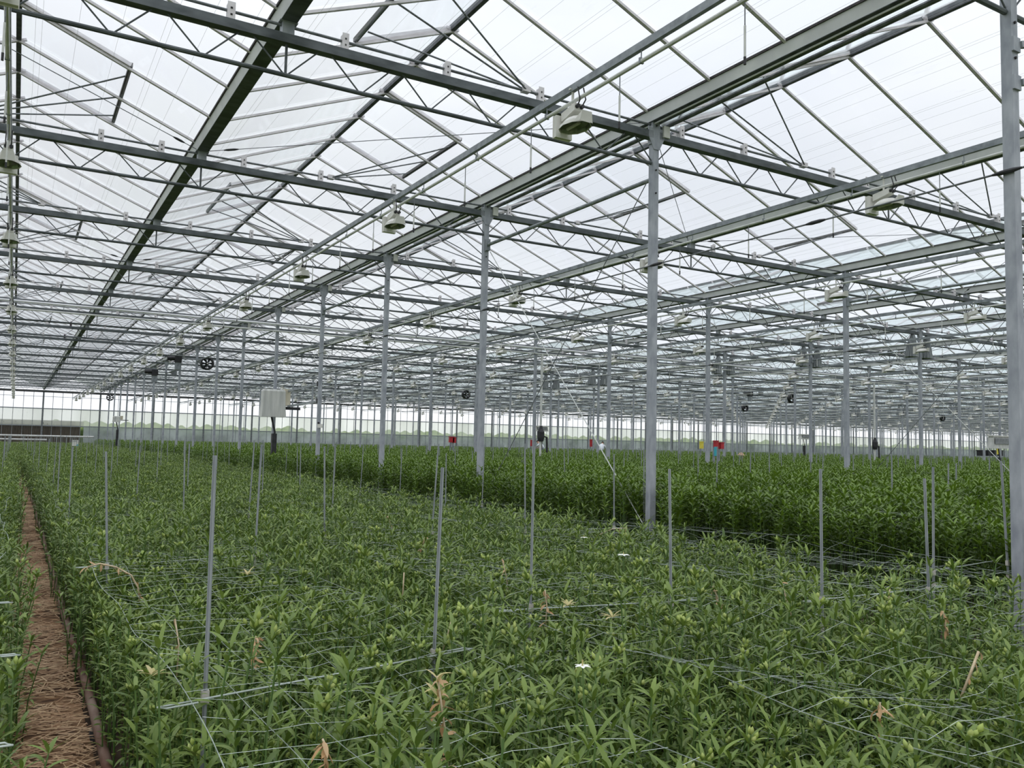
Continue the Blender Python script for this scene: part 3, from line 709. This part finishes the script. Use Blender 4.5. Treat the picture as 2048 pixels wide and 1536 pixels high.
# ------------------------------------------------------------------ people (bending workers far back)
def person(x, y, z0, face, lab, hat=False):
    t = bpy.data.objects.new('person', None); COL.objects.link(t); t.location = (x, y, z0); t.rotation_euler = (0, 0, face); tag(t, lab, 'person')
    V = [(0, 0, .92), (0, .12, 1.15), (0, .28, 1.36), (0, .38, 1.45), (0, .47, 1.50), (0, .55, 1.55),
         (-.19, .30, 1.36), (-.24, .44, 1.12), (-.20, .62, .95), (.19, .30, 1.36), (.24, .44, 1.12), (.20, .62, .95),
         (-.10, -.02, .86), (-.11, .04, .48), (-.11, 0, .08), (-.11, .13, .03), (.10, -.02, .86), (.11, .04, .48), (.11, 0, .08), (.11, .13, .03)]
    Ed = [(0, 1), (1, 2), (2, 3), (3, 4), (4, 5), (2, 6), (6, 7), (7, 8), (2, 9), (9, 10), (10, 11), (0, 12), (12, 13), (13, 14), (14, 15), (0, 16), (16, 17), (17, 18), (18, 19)]
    rad = [.15, .14, .16, .06, .085, .09, .06, .045, .035, .06, .045, .035, .095, .065, .045, .035, .095, .065, .045, .035]
    me = bpy.data.meshes.new('body'); me.from_pydata(V, Ed, [])
    me.materials.append(M['skin'])
    o = obj('body', me, t); md = o.modifiers.new('skin', 'SKIN'); o.modifiers.new('sub', 'SUBSURF').levels = 1
    for q, r in enumerate(rad): me.skin_vertices[0].data[q].radius = (r, r)
    me.skin_vertices[0].data[0].use_root = True
    sh = MB().m('shirt').tube([(0, -.02, .88), (0, .1, 1.1), (0, .26, 1.33), (0, .36, 1.42)], [.18, .19, .20, .10], 12)
    for s in (-1, 1): sh.tube([(s * .12, .27, 1.35), (s * .22, .34, 1.28), (s * .245, .43, 1.12)], [.09, .08, .065], 8)
    sh.build('shirt', t, smooth=True)
    tr = MB().m('jeans')
    for s in (-1, 1): tr.tube([(s * .06, -.02, .96), (s * .10, -.02, .84), (s * .11, .04, .48), (s * .11, 0, .1)], [.13, .12, .085, .07], 10)
    tr.build('trousers', t, smooth=True)
    h = MB().m('straw_hat' if hat else 'hair').ellipsoid((0, .53, 1.59), (0, .5, .8), .10, .17, 12, 8)
    if hat: h.lathe([(.1, 1.57), (.2, 1.55)], 16, (0, .5, 0))
    h.build('hat' if hat else 'hair', t, smooth=True)
for px, py, Y, f, lab, hat in ((1086, 888, 60, .6, 'person in a white shirt bending over the crop, left of the two workers', False),
                          (1202, 890, 55, -.9, 'person in a white shirt bending over the crop, right of the two workers', False),
                          (1486, 902, 26, 2.2, 'person whose tan hat just shows above the crop at right', True)):
    q = spot(px, py, Y=Y); person(q.x, q.y, 0.42 if not hat else -.12, f, lab, hat)
    if not hat:
        tr_ = MB().m('steel_mid').box(q.x - .3, q.x + .3, q.y - .6, q.y + .6, .34, .40).build('picking_trolley'); tag(tr_, 'low picking trolley under the %s bending worker' % ('left' if px < 1100 else 'right'), 'trolley')
        for a_, b_ in ((-.25, -.5), (.25, -.5), (-.25, .5), (.25, .5)): MB().m('black').lathe([(0, -.03), (.17, -.03), (.17, .03), (0, .03)], 12, (q.x + a_, q.y + b_, .17), 'x').build('wheel', tr_)
# ------------------------------------------------------------------ straw path and heating pipe
g = MB().m('straw_base').box(-.12, .44, .5, YW - 1, .0, .02)
tag(g.build('straw_path'), 'narrow trodden path of brown straw mulch along the left edge', 'path')
g = MB().m('straw')
for _ in range(15000):
    y = .9 + (R() ** 1.7) * 38; x = U(-.14, .45); a = random.gauss(0, .75); l = U(.04, .16); z = U(.02, .055) + .02 * math.sin(y * 5); w = U(.0012, .0028) * (1 + y / 14)
    dx, dy = math.cos(a) * l / 2, math.sin(a) * l / 2; nx, ny = -math.sin(a) * w, math.cos(a) * w; t = U(-.012, .012)
    g.add([(x - dx - nx, y - dy - ny, z - t), (x + dx - nx, y + dy - ny, z + t), (x + dx + nx, y + dy + ny, z + t + .002), (x - dx + nx, y - dy + ny, z - t + .002)], [(0, 1, 2, 3)])
tag(g.build('straw_mulch'), 'loose brown and tan straw covering the narrow path', 'straw', kind='stuff')
g = MB().m('rust').tube([(.47 + .008 * math.sin(y * 1.3), y, .085) for y in [.6 + .8 * j for j in range(90)]], .026, 10)
h = g.build('heating_pipe', smooth=True); tag(h, 'rusty heating pipe lying along the right edge of the straw path', 'pipe')
for j in range(14): MB().m('steel_dark').box(.44, .50, 2.2 + j * 3 - .02, 2.2 + j * 3 + .02, 0, .06).build('pipe_support', h)
# ------------------------------------------------------------------ plants
def stem_into(mb, x, y, h, nleaf, leaf, ll, lw, seg, bud=0, lean=.06, z_from=.25, stemr=.0035, budmb=None, leafmb=None, whorl=7):
    lx, ly = U(-lean, lean), U(-lean, lean); L = leafmb or mb
    def P(t): return Vector((x + lx * t * t * 1.5, y + ly * t * t * 1.5, h * t))
    mb.m('stem').tube([P(0), P(.5), P(1)], [stemr * 1.3, stemr, stemr * .8], 4, False)
    L.m(leaf); az = U(0, 6.28)
    for q in range(nleaf):
        t = z_from + (1 - z_from) * (q / nleaf) ** .85; az += 2.4 + U(-.3, .3)
        L.leaf(P(t), az, U(.25, .75) + t * .25, ll * U(.7, 1.15) * (1.05 - .25 * t), lw * U(.8, 1.15), U(.5, 1.3), seg, .25, U(-.5, .5))
    whorl = whorl if bud else max(3, whorl - 3)
    for q in range(whorl):
        az += 6.28 / whorl + U(-.2, .2); L.leaf(P(1), az, U(.55, 1.15), ll * U(.6, 1.05), lw * U(.75, 1.05), U(.3, .9), seg, .3, U(-.3, .3))
    B = budmb or mb
    for q in range(bud):
        a = U(0, 6.28); e = U(.5, 1.3); r = U(.015, .045); top = P(1) + Vector((math.cos(a) * math.cos(e) * r, math.sin(a) * math.cos(e) * r, math.sin(e) * r))
        mb.m('stem').tube([P(1), top], .0016, 3, False)
        dd = (top - P(1)).normalized() + Vector((0, 0, .7)); B.m('bud').ellipsoid(top + dd.normalized() * .01, dd, U(.006, .009), U(.020, .032), 6, 4)
def clump_near(seed, ns, rad, h0, h1, leaf, ll, lw, budp):
    random.seed(seed); a = MB(); l = MB(); b = MB()
    for q in range(ns):
        r = rad * math.sqrt(R()); t = U(0, 6.28)
        stem_into(a, r * math.cos(t), r * math.sin(t), U(h0, h1), random.randint(13, 19), leaf, ll, lw, 5, random.randint(3, 6) if R() < budp else 0, budmb=b, leafmb=l, z_from=.16)
    return a.mesh('stems'), l.mesh('foliage', True), (b.mesh('flower_buds', True) if b.v else None)
def clump_one(seed, ns, rad, h0, h1, leaf, ll, lw, budp, seg=4, nl=(12, 16), zf=.35):
    random.seed(seed); a = MB()
    for q in range(ns):
        r = rad * math.sqrt(R()); t = U(0, 6.28)
        stem_into(a, r * math.cos(t), r * math.sin(t), U(h0, h1), random.randint(*nl), leaf, ll, lw, seg, random.randint(2, 4) if R() < budp else 0, z_from=zf)
    return a.mesh('lily_clump', True)
NEARV = [clump_near(100 + q, 20, .23, .44, .78, 'leaf', .098, .0165, .24) for q in range(7)]
MIDV = [clump_one(200 + q, 18, .23, .44, .78, 'leaf', .10, .017, .25) for q in range(5)]
TALLV = [clump_one(300 + q, 14, .26, .93, 1.20, 'leaf_tall', .135, .030, .02, 4, (13, 17), .66) for q in range(6)]
random.seed(11)
beds = [(-1, -1.95, .04, 'the bed left of the straw path'), (0, .50, 2.05, 'the nearest bed right of the straw path'), (1, 2.05, 3.95, 'the second bed right of the path'), (2, 3.95, 5.4, 'the third bed right of the path'), (3, 5.4, 6.3, 'the sparse strip beside the dark gap')]
pos = []
for bi, xa, xb, bn in beds:
    n = max(1, int(round((xb - xa) / .33))); dx = (xb - xa) / n
    y = .9
    while y < 30:
        for j in range(n):
            x = xa + dx * (j + .5) + U(-.06, .06); yy = y + U(-.07, .07)
            if bi == 3 and R() < (.45 if j == 0 else .75): continue
            x = min(max(x, xa + .14), xb - .14)
            if math.hypot(x, yy) < 1.35: continue
            if seen([(x, yy, .8), (x, yy, .3)], 600): pos.append((math.hypot(x, yy) + (0 if seen([(x, yy, .8), (x, yy, .5)], 60) else 500), x, yy, bi, bn))
        y += .33
pos.sort()
srcs_short = []
for n, (d, x, y, bi, bn) in enumerate(pos[:300]):
    sc = random.choice((.86, .93, .98, 1.02, 1.08, 1.2)) * U(.97, 1.04) * (.93 if bi == 3 else 1); rz = U(0, 6.28)
    if n < 210:
        st, fo, bu = NEARV[n % 7]
        t = obj('lily_plant', st, None, (x, y, 0)); obj('foliage', fo, t)
        if bu: obj('flower_buds', bu, t)
    else:
        t = obj('lily_plant', MIDV[n % 5], None, (x, y, 0))
        if len(srcs_short) < 5 : srcs_short.append(t)
    t.rotation_euler = (0, 0, rz); t.scale = (sc, sc, sc)
    tag(t, 'near green lily clump with pale buds in %s' % bn, 'plant', 'near lily clumps in ' + bn)
def scatter(name, pts, srcs, label, cat, smin=.84, smax=1.22, tilt=.08):
    me = bpy.data.meshes.new(name); me.from_pydata([p[:3] for p in pts], [], [])
    o = obj(name, me); tag(o, label, cat, kind='stuff')
    ng = bpy.data.node_groups.new(name, 'GeometryNodeTree')
    ng.interface.new_socket('Geometry', in_out='INPUT', socket_type='NodeSocketGeometry'); ng.interface.new_socket('Geometry', in_out='OUTPUT', socket_type='NodeSocketGeometry')
    gi = ng.nodes.new('NodeGroupInput'); go = ng.nodes.new('NodeGroupOutput'); mp = ng.nodes.new('GeometryNodeMeshToPoints')
    io = ng.nodes.new('GeometryNodeInstanceOnPoints'); jo = ng.nodes.new('GeometryNodeJoinGeometry')
    for s in srcs:
        oi = ng.nodes.new('GeometryNodeObjectInfo'); oi.inputs['Object'].default_value = s; oi.inputs['As Instance'].default_value = True; oi.transform_space = 'ORIGINAL'
        ng.links.new(oi.outputs['Geometry'], jo.inputs[0])
    def rnd(t, a, b, seed):
        r = ng.nodes.new('FunctionNodeRandomValue'); r.data_type = t
        i0, i1 = {'FLOAT': (2, 3), 'INT': (4, 5), 'FLOAT_VECTOR': (0, 1)}[t]
        r.inputs[i0].default_value = a; r.inputs[i1].default_value = b; r.inputs['Seed'].default_value = seed
        return r.outputs[{'FLOAT': 1, 'INT': 2, 'FLOAT_VECTOR': 0}[t]]
    ng.links.new(gi.outputs[0], mp.inputs[0]); ng.links.new(mp.outputs[0], io.inputs['Points']); ng.links.new(jo.outputs[0], io.inputs['Instance'])
    io.inputs['Pick Instance'].default_value = True
    ng.links.new(rnd('INT', 0, len(srcs) - 1, 1), io.inputs['Instance Index'])
    ng.links.new(rnd('FLOAT_VECTOR', (-tilt, -tilt, 0), (tilt, tilt, 6.28), 2), io.inputs['Rotation'])
    ng.links.new(rnd('FLOAT', smin, smax, 3), io.inputs['Scale'])
    ng.links.new(io.outputs[0], go.inputs[0])
    md = o.modifiers.new('scatter', 'NODES'); md.node_group = ng
    return o
scatter('lily_foliage', [(p[1], p[2], 0) for p in pos[300:]], srcs_short, 'mass of short green lily plants filling the left beds beyond the nearest ones', 'plants')
# far short crop: larger patches
def patch(seed, w, n, h0, h1, leaf, ll, lw, budp, nl=(7, 9)):
    random.seed(seed); a = MB()
    for q in range(n):
        x, y = U(-w / 2, w / 2), U(-w / 2, w / 2)
        stem_into(a, x, y, U(h0, h1), random.randint(*nl), leaf, ll, lw, 3, 1 if R() < budp else 0, z_from=.55, whorl=6)
    return a.mesh('lily_patch', True)
FSM = [patch(400 + q, .95, 70, .62, .92, 'leaf', .12, .024, .25) for q in range(3)]
FTM = [patch(500 + q, 1.15, 80, 1.0, 1.24, 'leaf_tall', .14, .034, .0) for q in range(4)]
random.seed(5)
fs = []
y = 30.2
while y < YW - 2:
    for xa, xb in ((-1.95, -.1), (.5, 5.7)):
        n = max(1, int(round((xb - xa) / .72)))
        for j in range(n): 
            x = xa + (xb - xa) * (j + .5) / n
            if seen([(x, y, .8)], 500): fs.append((x + U(-.08, .08), y + U(-.1, .1), 0))
    y += .72
srcs = []
for q, me in enumerate(FSM):
    t = obj('lily_foliage', me, None, fs[q]); tag(t, 'patch of short green lilies far along the left beds', 'plants', 'far left bed patches', 'stuff'); srcs.append(t)
scatter('lily_foliage', fs[3:], srcs, 'mass of short green lilies in the distant left beds up to the end wall', 'plants', .9, 1.12)
# tall crop
random.seed(21)
tp = []; 
y = 1.0
def tall_edge(y): return 7.55 if y < 5.5 else (7.3 if y < 7.6 else 6.8)
while y < 24:
    x = tall_edge(y) + U(0, .1)
    while x < 2.4 * y + 12 and x < 60:
        if math.hypot(x, y) < 34 and seen([(x, y, 1.1), (x, y, .6)], 700): tp.append((math.hypot(x, y) + (0 if seen([(x, y, 1.1)], 30) else 500), x + U(-.08, .08), y + U(-.08, .08)))
        x += .40
    y += .40
tp = [q for q in tp if not any(abs(q[1] - GX(i)) < .13 and abs(q[2] - TY(k)) < .16 for i in (0, 2, 4) for k in range(0, 6))]
tp.sort()
srcs_tall = []
for n, (d, x, y) in enumerate(tp[:260]):
    t = obj('dense_lily_plant', TALLV[n % 6], None, (x, y, 0)); t.rotation_euler = (0, 0, U(0, 6.28)); s = U(.92, 1.08); t.scale = (s, s, s)
    if n < 30: t.scale = (s, s, s * .93)
    tag(t, 'tall dark green broad-leaved lily clump fronting the dense crop beyond the dark gap', 'plant', 'front clumps of the tall crop')
    if n < 6: srcs_tall.append(t)
scatter('dense_lily_foliage', [(q[1], q[2], 0) for q in tp[260:]], srcs_tall, 'mass of tall dark green lilies filling the middle right behind the front clumps', 'plants', .93, 1.08, .05)
ft = []
y = 6.5
while y < YW - 1.5:
    x = 6.9 + U(0, .2)
    while x < XR_ - 2 and x < 2.2 * y + 20:
        if (y >= 24 or math.hypot(x, y) >= 34) and seen([(x, y, 1.1)], 400): ft.append((x + U(-.12, .12), y + U(-.12, .12), 0))
        x += .95
    y += .95
srcs = []
for q, me in enumerate(FTM):
    t = obj('dense_lily_foliage', me, None, ft[q * 40 + 5]); tag(t, 'patch of tall dark green lilies in the far crop', 'plants', 'far tall crop patches', 'stuff'); srcs.append(t)
scatter('dense_lily_foliage', ft, srcs, 'mass of tall green lilies stretching to the far end wall', 'plants', .92, 1.08, .03)
# ------------------------------------------------------------------ stakes, crossbars, nets
def stake(x, y, h, lx, ly, clips, lab, grp, parts=True):
    m = MB().m('stake').beam((0, 0, 0), (lx, ly, h), .020, .005).beam((0, 0, 0), (lx, ly, h), .005, .015)
    o = m.build('plant_stake', None, loc=(x, y, 0)); tag(o, lab, 'stake', grp)
    if parts:
        for z in clips:
            t = z / h; MB().m('clip').box(lx * t - .013, lx * t + .013, ly * t - .012, ly * t + .012, z - .022, z + .022).build('net_clip', o)
    return o
EX = [(430, 911, 410, 1393, 0), (885, 935, 868, 1308, 0), (212, 903, 214, 1132, 0), (523, 889, 510, 1111, .66), (649, 893, 649, 1073, .55), (877, 889, 864, 1065, 0), (1068, 893, 1061, 1215, .52),
      (1339, 938, 1342, 1205, .57), (1641, 938, 1644, 1200, .55), (1849, 957, 1857, 1180, 0), (1866, 934, 1867, 1145, .62), (2002, 922, 2015, 1126, .60), (1288, 898, 1288, 1039, 0),
      (1435, 893, 1432, 1037, .56), (1050, 887, 1050, 1062, .6), (1128, 897, 1131, 1003, .6), (1228, 908, 1228, 1055, 0), (670, 890, 665, 1014, 0)]
names = ['at lower left near the bottom edge, widest of all', 'in the middle foreground, leaning slightly', 'standing left of the arching dead stem', 'with two clips behind the crossbar at left', 'with two clips left of centre',
         'just left of the middle foreground stake', 'tall one in front of the second row column', 'right of centre with two pale clips', 'alone in the right foreground', 'left of the close pair at right', 'right of the close pair at right',
         'beside the big right column', 'in front of the second tall column', 'right of the second tall column in the tall crop', 'left of the tall centre stake', 'thin one in the dark gap left of centre', 'thin one left of the second tall column', 'thin one behind the left of centre stake']
used = []
for n, (tx, ty_, cx_, cyy, c2) in enumerate(EX):
    c = spot(cx_, cyy, z=.72); t = spot(tx, ty_, Y=c.y)
    sl = (t.x - c.x) / (t.z - .72); x0 = c.x - sl * .72
    stake(x0, c.y, t.z, sl * t.z, 0, [.72] + ([c2] if c2 else []), 'galvanised steel plant stake ' + names[n], 'support stakes'); used.append((x0, c.y))
st = []
for c in range(-1, 60):
    cx_ = 1.15 + 1.9 * c
    y = 3.0 + (c * 1.37) % 1.1
    while y < YW - 2:
        for s in (-.55, .55):
            x = cx_ + s + U(-.06, .06); yy = y + U(-.2, .2)
            if seen([(x, yy, 1.4)], 20) and not any(math.hypot(x - a, yy - b_) < 1.6 for a, b_ in used) and not (c < 4 and yy < 8.6 and c >= 0): st.append((math.hypot(x, yy), x, yy, c))
        y += 3.75
st.sort()
cnt = {}
for n, (d, x, y, c) in enumerate(st[:270]):
    cnt[c] = cnt.get(c, 0) + 1
    stake(x, y, U(1.5, 1.66), U(-.05, .05), U(-.03, .03), [.72] if c < 4 else [.95], 'galvanised plant stake, %s along the %s bed counted from the left' % (ordn(min(39, cnt[c])), ordn(c + 2)), 'support stakes', d < 16)
m = MB().m('stake')
for d, x, y, c in st[270:]: m.beam((x, y, 0), (x + U(-.04, .04), y, U(1.5, 1.66)), .018, .012)
tag(m.build('plant_stake'), 'hundreds of thin distant stakes standing in the far beds', 'stake', 'support stakes', 'stuff')
def crossbar(a, b, z, lab):
    a = Vector((a[0], a[1], z)); b = Vector((b[0], b[1], z)); d = (b - a).normalized(); n = Vector((-d.y, d.x, 0))
    pts = [a + d * .13 - n * .03, a + d * .02 - n * .03, a, a + d * .03 + n * .0, b - d * .03, b, b - d * .02 + n * .03, b - d * .12 + n * .03]
    tag(MB().m('wire').tube(pts, .0035, 6).build('net_crossbar'), lab, 'bar')
CBS = [((315, 1415), (945, 1297), .72, 'steel crossbar rod with hooked ends in the lower left foreground'), ((985, 1222), (1395, 1200), .72, 'steel crossbar rod between the centre and right of centre stakes, upper one'),
       ((625, 1071), (870, 1064), .72, 'steel crossbar rod joining the two left of centre stakes'), ((150, 1135), (540, 1109), .72, 'steel crossbar rod behind the arching dead stem at left'),
       ((1603, 1203), (1895, 1173), .72, 'steel crossbar rod starting at the right foreground stake'), ((1840, 1146), (2046, 1112), .72, 'steel crossbar rod running to the big right column'),
       ((1260, 1038), (1450, 1034), .72, 'steel crossbar rod across the dark gap at right of centre'), ((1015, 1333), (1385, 1285), .54, 'lower steel crossbar rod in the centre foreground'), ((1020, 1062), (1250, 1056), .72, 'steel crossbar rod behind the tall centre stake')]
for a, b, z, lab in CBS:
    p, q = spot(*a, z=z), spot(*b, z=z); crossbar((p.x, p.y), (q.x, q.y), z, lab)
k = 0
for px, py in ((8, 1310), (5, 1490), (4, 1205)):
    p = spot(40 if k == 0 else 25, py, z=.74); crossbar((p.x - 1.1, p.y), (p.x, p.y), .74, 'steel crossbar end poking out from the left bed, %s from the bottom' % ordn([2, 1, 3][k])); k += 1
def net(xc, half, z, y0, y1, nl, lab, seed, droop=.03, wild=1.0, r=.00125, cs=1.0):
    random.seed(seed); m = MB().m('wire'); ph = [U(0, 6.28) for _ in range(20)]
    def P(u, y, e=0):
        x = xc + u * half + .03 * wild * math.sin(y * 1.1 + ph[0] + u * 3) + .018 * wild * math.sin(y * 3.1 + ph[1] + u * 7)
        zz = z + droop * wild * math.sin(y * 1.6 + ph[2] + u * 2) - .03 * math.cos(u * 1.4) + .015 * wild * math.sin(y * 4.7 + u * 5 + ph[3])
        return (x, y, zz)
    for j in range(nl):
        u = -1 + 2 * j / (nl - 1); pts = []; y = y0
        while y < y1: pts.append(P(u, y)); y += .14 if y < 12 else .8
        m.tube(pts, r * (1.5 if j in (0, nl - 1) else 1), 3, False)
    y = y0
    while y < min(y1, 14):
        pts = []
        sk = U(-.05, .05) * wild
        for q in range(9):
            u = -1 + q / 4; a = P(u, y + sk * u); pts.append((a[0], a[1] + .02 * wild * math.sin(q * 2 + y * 9), a[2] + .012 * math.sin(q * 3 + y * 5)))
        m.tube(pts, r * .8, 3, False); y += (U(.15, .19) if y < 8 else .35) * cs
    tag(m.build('support_netting'), lab, 'netting')
net(1.15, .62, .76, 1.2, 60, 8, 'wire support netting stretched over the nearest bed right of the path', 1, wild=.7)
net(3.05, .66, .76, 1.2, 60, 8, 'wire support netting over the second bed right of the path', 2)
net(4.95, .68, .76, 1.6, 60, 8, 'wire support netting over the third bed right of the path', 3)
net(6.75, .80, .72, 2.0, 60, 8, 'slack wire netting spanning the dark gap before the tall crop', 4, wild=1.4, r=.0012, cs=2.2)
net(6.65, .70, .55, 2.0, 30, 5, 'lower layer of slack wire netting over the dark gap', 5, wild=1.5, r=.0011, cs=3)
net(3.05, .62, .56, 1.2, 20, 6, 'lower layer of wire netting in the second bed', 6)
net(-.72, .68, .76, 1.2, 60, 7, 'wire support netting over the bed left of the path', 7)
net(8.7, .8, 1.0, 4.0, 20, 4, 'wire netting among the front of the tall crop', 8)
# ------------------------------------------------------------------ dead stems, odd leaves, flower
random.seed(77)
def dead(pts, r, leaves, lab, zz=None, lm='dry'):
    P = [Vector(q) for q in pts]; o = MB().m('drystem').tube(P, r, 5).build('dried_stem', smooth=True); tag(o, lab, 'dried plant')
    if leaves:
        m = MB().m(lm)
        for q in range(leaves):
            t = q / leaves * (len(P) - 1); i = int(t); b = P[i].lerp(P[min(i + 1, len(P) - 1)], t - i)
            m.leaf(b, U(0, 6.28), U(-1.5, .1) if lm == 'dry' else U(.1, 1.1), U(.035, .06), U(.010, .017), U(-.9, 1.4), 4, .5, U(-1.5, 1.5))
        m.build('withered_leaves', o, smooth=True)
def line(pxs, z0, z1=None, Y=None, **k):
    a = spot(*pxs[0], z=z0); out = [a]
    for q in pxs[1:]:
        b = spot(*q, Y=a.y + (Y or 0)); out.append(b)
    return out
P = line([(875, 1352), (884, 1420), (893, 1480), (897, 1560)], .93)
dead(P, .0035, 26, 'tan dried-up plant with curled leaves at the bottom edge, right of the middle foreground stake')
m = MB().m('leaf_yel'); b0 = P[0]
for q in range(9): m.leaf(b0 - Vector((0, 0, .01 * q)), q * 2.4, U(.1, 1.0), U(.05, .07), .014, .5, 5, .3)
tag(m.build('pale_leaf_tuft', smooth=True), 'pale yellow leaf tuft crowning the tan dried plant', 'leaves')
P = [spot(*q, Y=5.6) for q in ((175, 1134), (200, 1127), (232, 1134), (262, 1150), (276, 1175), (279, 1205))]
dead(P, .005, 14, 'arching dead stem with hanging withered leaves behind the lower left stake')
for n, (pxs, r, lv, lab) in enumerate((([(1563, 1166), (1575, 1205), (1592, 1262), (1612, 1300)], .0045, 3, 'long pale dead stalk slanting in the right foreground'),
    ([(1780, 1172), (1778, 1195), (1766, 1226)], .0045, 0, 'short pale bent stalk at right'), ([(1957, 1303), (1945, 1335), (1922, 1395)], .006, 6, 'thick pale dead stalk at lower right'),
    ([(1425, 1172), (1435, 1195), (1448, 1214)], .004, 5, 'reddish brown withered tip right of centre'), ([(1255, 1056), (1225, 1058), (1192, 1072)], .004, 3, 'arched tan stem right of the tall centre stake'),
    ([(1004, 1118), (1012, 1150), (1018, 1195)], .004, 3, 'straight tan dead stalk left of the tall centre stake'), ([(1090, 1180), (1094, 1215), (1090, 1260)], .004, 12, 'brown withered stalk right of the tall centre stake'),
    ([(808, 1145), (806, 1180), (802, 1215)], .0045, 0, 'upright pale dead stalk left of the middle foreground stake'), ([(775, 1032), (782, 1050), (788, 1072)], .005, 2, 'small bent straw coloured stalk left of centre'),
    ([(512, 1272), (504, 1300), (508, 1330)], .004, 18, 'hanging brown dried leaves right of the lower left stake'), ([(1886, 1222), (1890, 1245), (1892, 1268)], .004, 12, 'tan dried leaf cluster under the close pair of stakes'),
    ([(905, 1228), (898, 1260), (886, 1300)], .0035, 0, 'thin slanting straw stalk beside the crossbar end'), ([(350, 1238), (358, 1290), (352, 1370)], .0035, 2, 'thin pale dead stem beside the lower left stake'),
    ([(850, 1074), (846, 1090), (842, 1100)], .004, 12, 'brown shrivelled seed head left of centre'), ([(1760, 1405), (1762, 1430), (1755, 1452)], .003, 12, 'dark brown withered tuft at lower right'),
    ([(645, 1478), (655, 1500), (650, 1530)], .003, 16, 'brown decayed leaves at the bottom edge')) ):
    dead(line(pxs, .84), r, lv, lab)
for px, py, lab in ((1135, 1212, 'pale yellow leaf tuft on the centre crossbar'), (1225, 1235, 'yellowing leaf with pink tip right of centre'), (305, 1352, 'large yellow-green leaves beside the straw path'), (495, 1150, 'small yellow leaf cluster behind the crossbar')):
    p = spot(px, py, z=.80); m = MB().m('leaf_yel')
    for q in range(7): m.leaf(p, q * 2.4 + U(0, .5), U(.2, 1.1), U(.05, .08), .016, .6, 5, .3)
    tag(m.build('yellow_leaves', smooth=True), lab, 'leaves')
def flower(px, py, lab, s=1):
    p = spot(px, py, z=.93); t = bpy.data.objects.new('white_flower', None); COL.objects.link(t); t.location = p; tag(t, lab, 'flower')
    m = MB().m('petal')
    for q in range(6): m.leaf((0, 0, 0), q * 1.047, .35, .045 * s, .022 * s, .9, 5, -.2)
    m.build('petals', t, smooth=True); MB().m('leaf_yel').tube([(0, 0, 0), (0, 0, .02)], .003, 5).build('stamens', t); MB().m('stem').tube([(0, 0, 0), (.02, 0, -.3)], .003, 5).build('stem', t)
flower(1247, 1110, 'open white flower right of centre', 1.1); flower(1168, 1075, 'small white flower above centre left of the open one', .8); flower(1165, 1332, 'white crumpled bloom in the centre foreground', .7)
# ------------------------------------------------------------------ world, camera
w = bpy.data.worlds.new('overcast_sky'); SC.world = w; w.use_nodes = True; nt = w.node_tree; nt.nodes.clear()
out = nt.nodes.new('ShaderNodeOutputWorld'); bg = nt.nodes.new('ShaderNodeBackground'); bg.inputs[1].default_value = 1.0
tc = nt.nodes.new('ShaderNodeTexCoord'); no = nt.nodes.new('ShaderNodeTexNoise'); no.inputs['Scale'].default_value = 2.2; no.inputs['Detail'].default_value = 5
mp = nt.nodes.new('ShaderNodeMapping'); mp.inputs['Scale'].default_value = (1, 1, 2.5)
nt.links.new(tc.outputs['Generated'], mp.inputs[0]); nt.links.new(mp.outputs[0], no.inputs['Vector'])
rp = nt.nodes.new('ShaderNodeValToRGB'); rp.color_ramp.elements[0].position = .35; rp.color_ramp.elements[1].position = .65
rp.color_ramp.elements[0].color = (.82, .84, .91, 1); rp.color_ramp.elements[1].color = (.97, .975, 1.01, 1)
nt.links.new(no.outputs[0], rp.inputs[0]); nt.links.new(rp.outputs[0], bg.inputs[0]); nt.links.new(bg.outputs[0], out.inputs[0])
sx = nt.nodes.new('ShaderNodeSeparateXYZ'); nt.links.new(tc.outputs['Generated'], sx.inputs[0])
mr = nt.nodes.new('ShaderNodeValToRGB'); mr.color_ramp.interpolation = 'EASE'; el = mr.color_ramp.elements
el[0].position = 0; el[0].color = (.62, .62, .62, 1); el[1].position = .95; el[1].color = (1, 1, 1, 1)
for p_, v_ in ((.12, .56), (.28, .47), (.5, .56)): e_ = el.new(p_); e_.color = (v_, v_, v_, 1)
mu = nt.nodes.new('ShaderNodeMath'); mu.operation = 'MULTIPLY'; mu.inputs[1].default_value = 2.1
nt.links.new(sx.outputs[2], mr.inputs[0]); nt.links.new(mr.outputs[0], mu.inputs[0]); nt.links.new(mu.outputs[0], bg.inputs[1])
cam = bpy.data.cameras.new('camera'); co = bpy.data.objects.new('camera', cam); COL.objects.link(co)
cam.sensor_width = 36; cam.sensor_fit = 'HORIZONTAL'; cam.lens = 36 * FPX / 2048; cam.clip_start = .05; cam.clip_end = 1500
mw = Matrix((RR, UU, -F)).transposed().to_4x4(); mw.translation = CAMP; co.matrix_world = mw
SC.camera = co
SC.view_settings.view_transform = 'Standard'; SC.view_settings.look = 'None'; SC.view_settings.gamma = 1; SC.view_settings.use_curve_mapping = False
SC.view_settings.exposure = 0.17
SC.cycles.transparent_max_bounces = 24
SC.cycles.max_bounces = 8
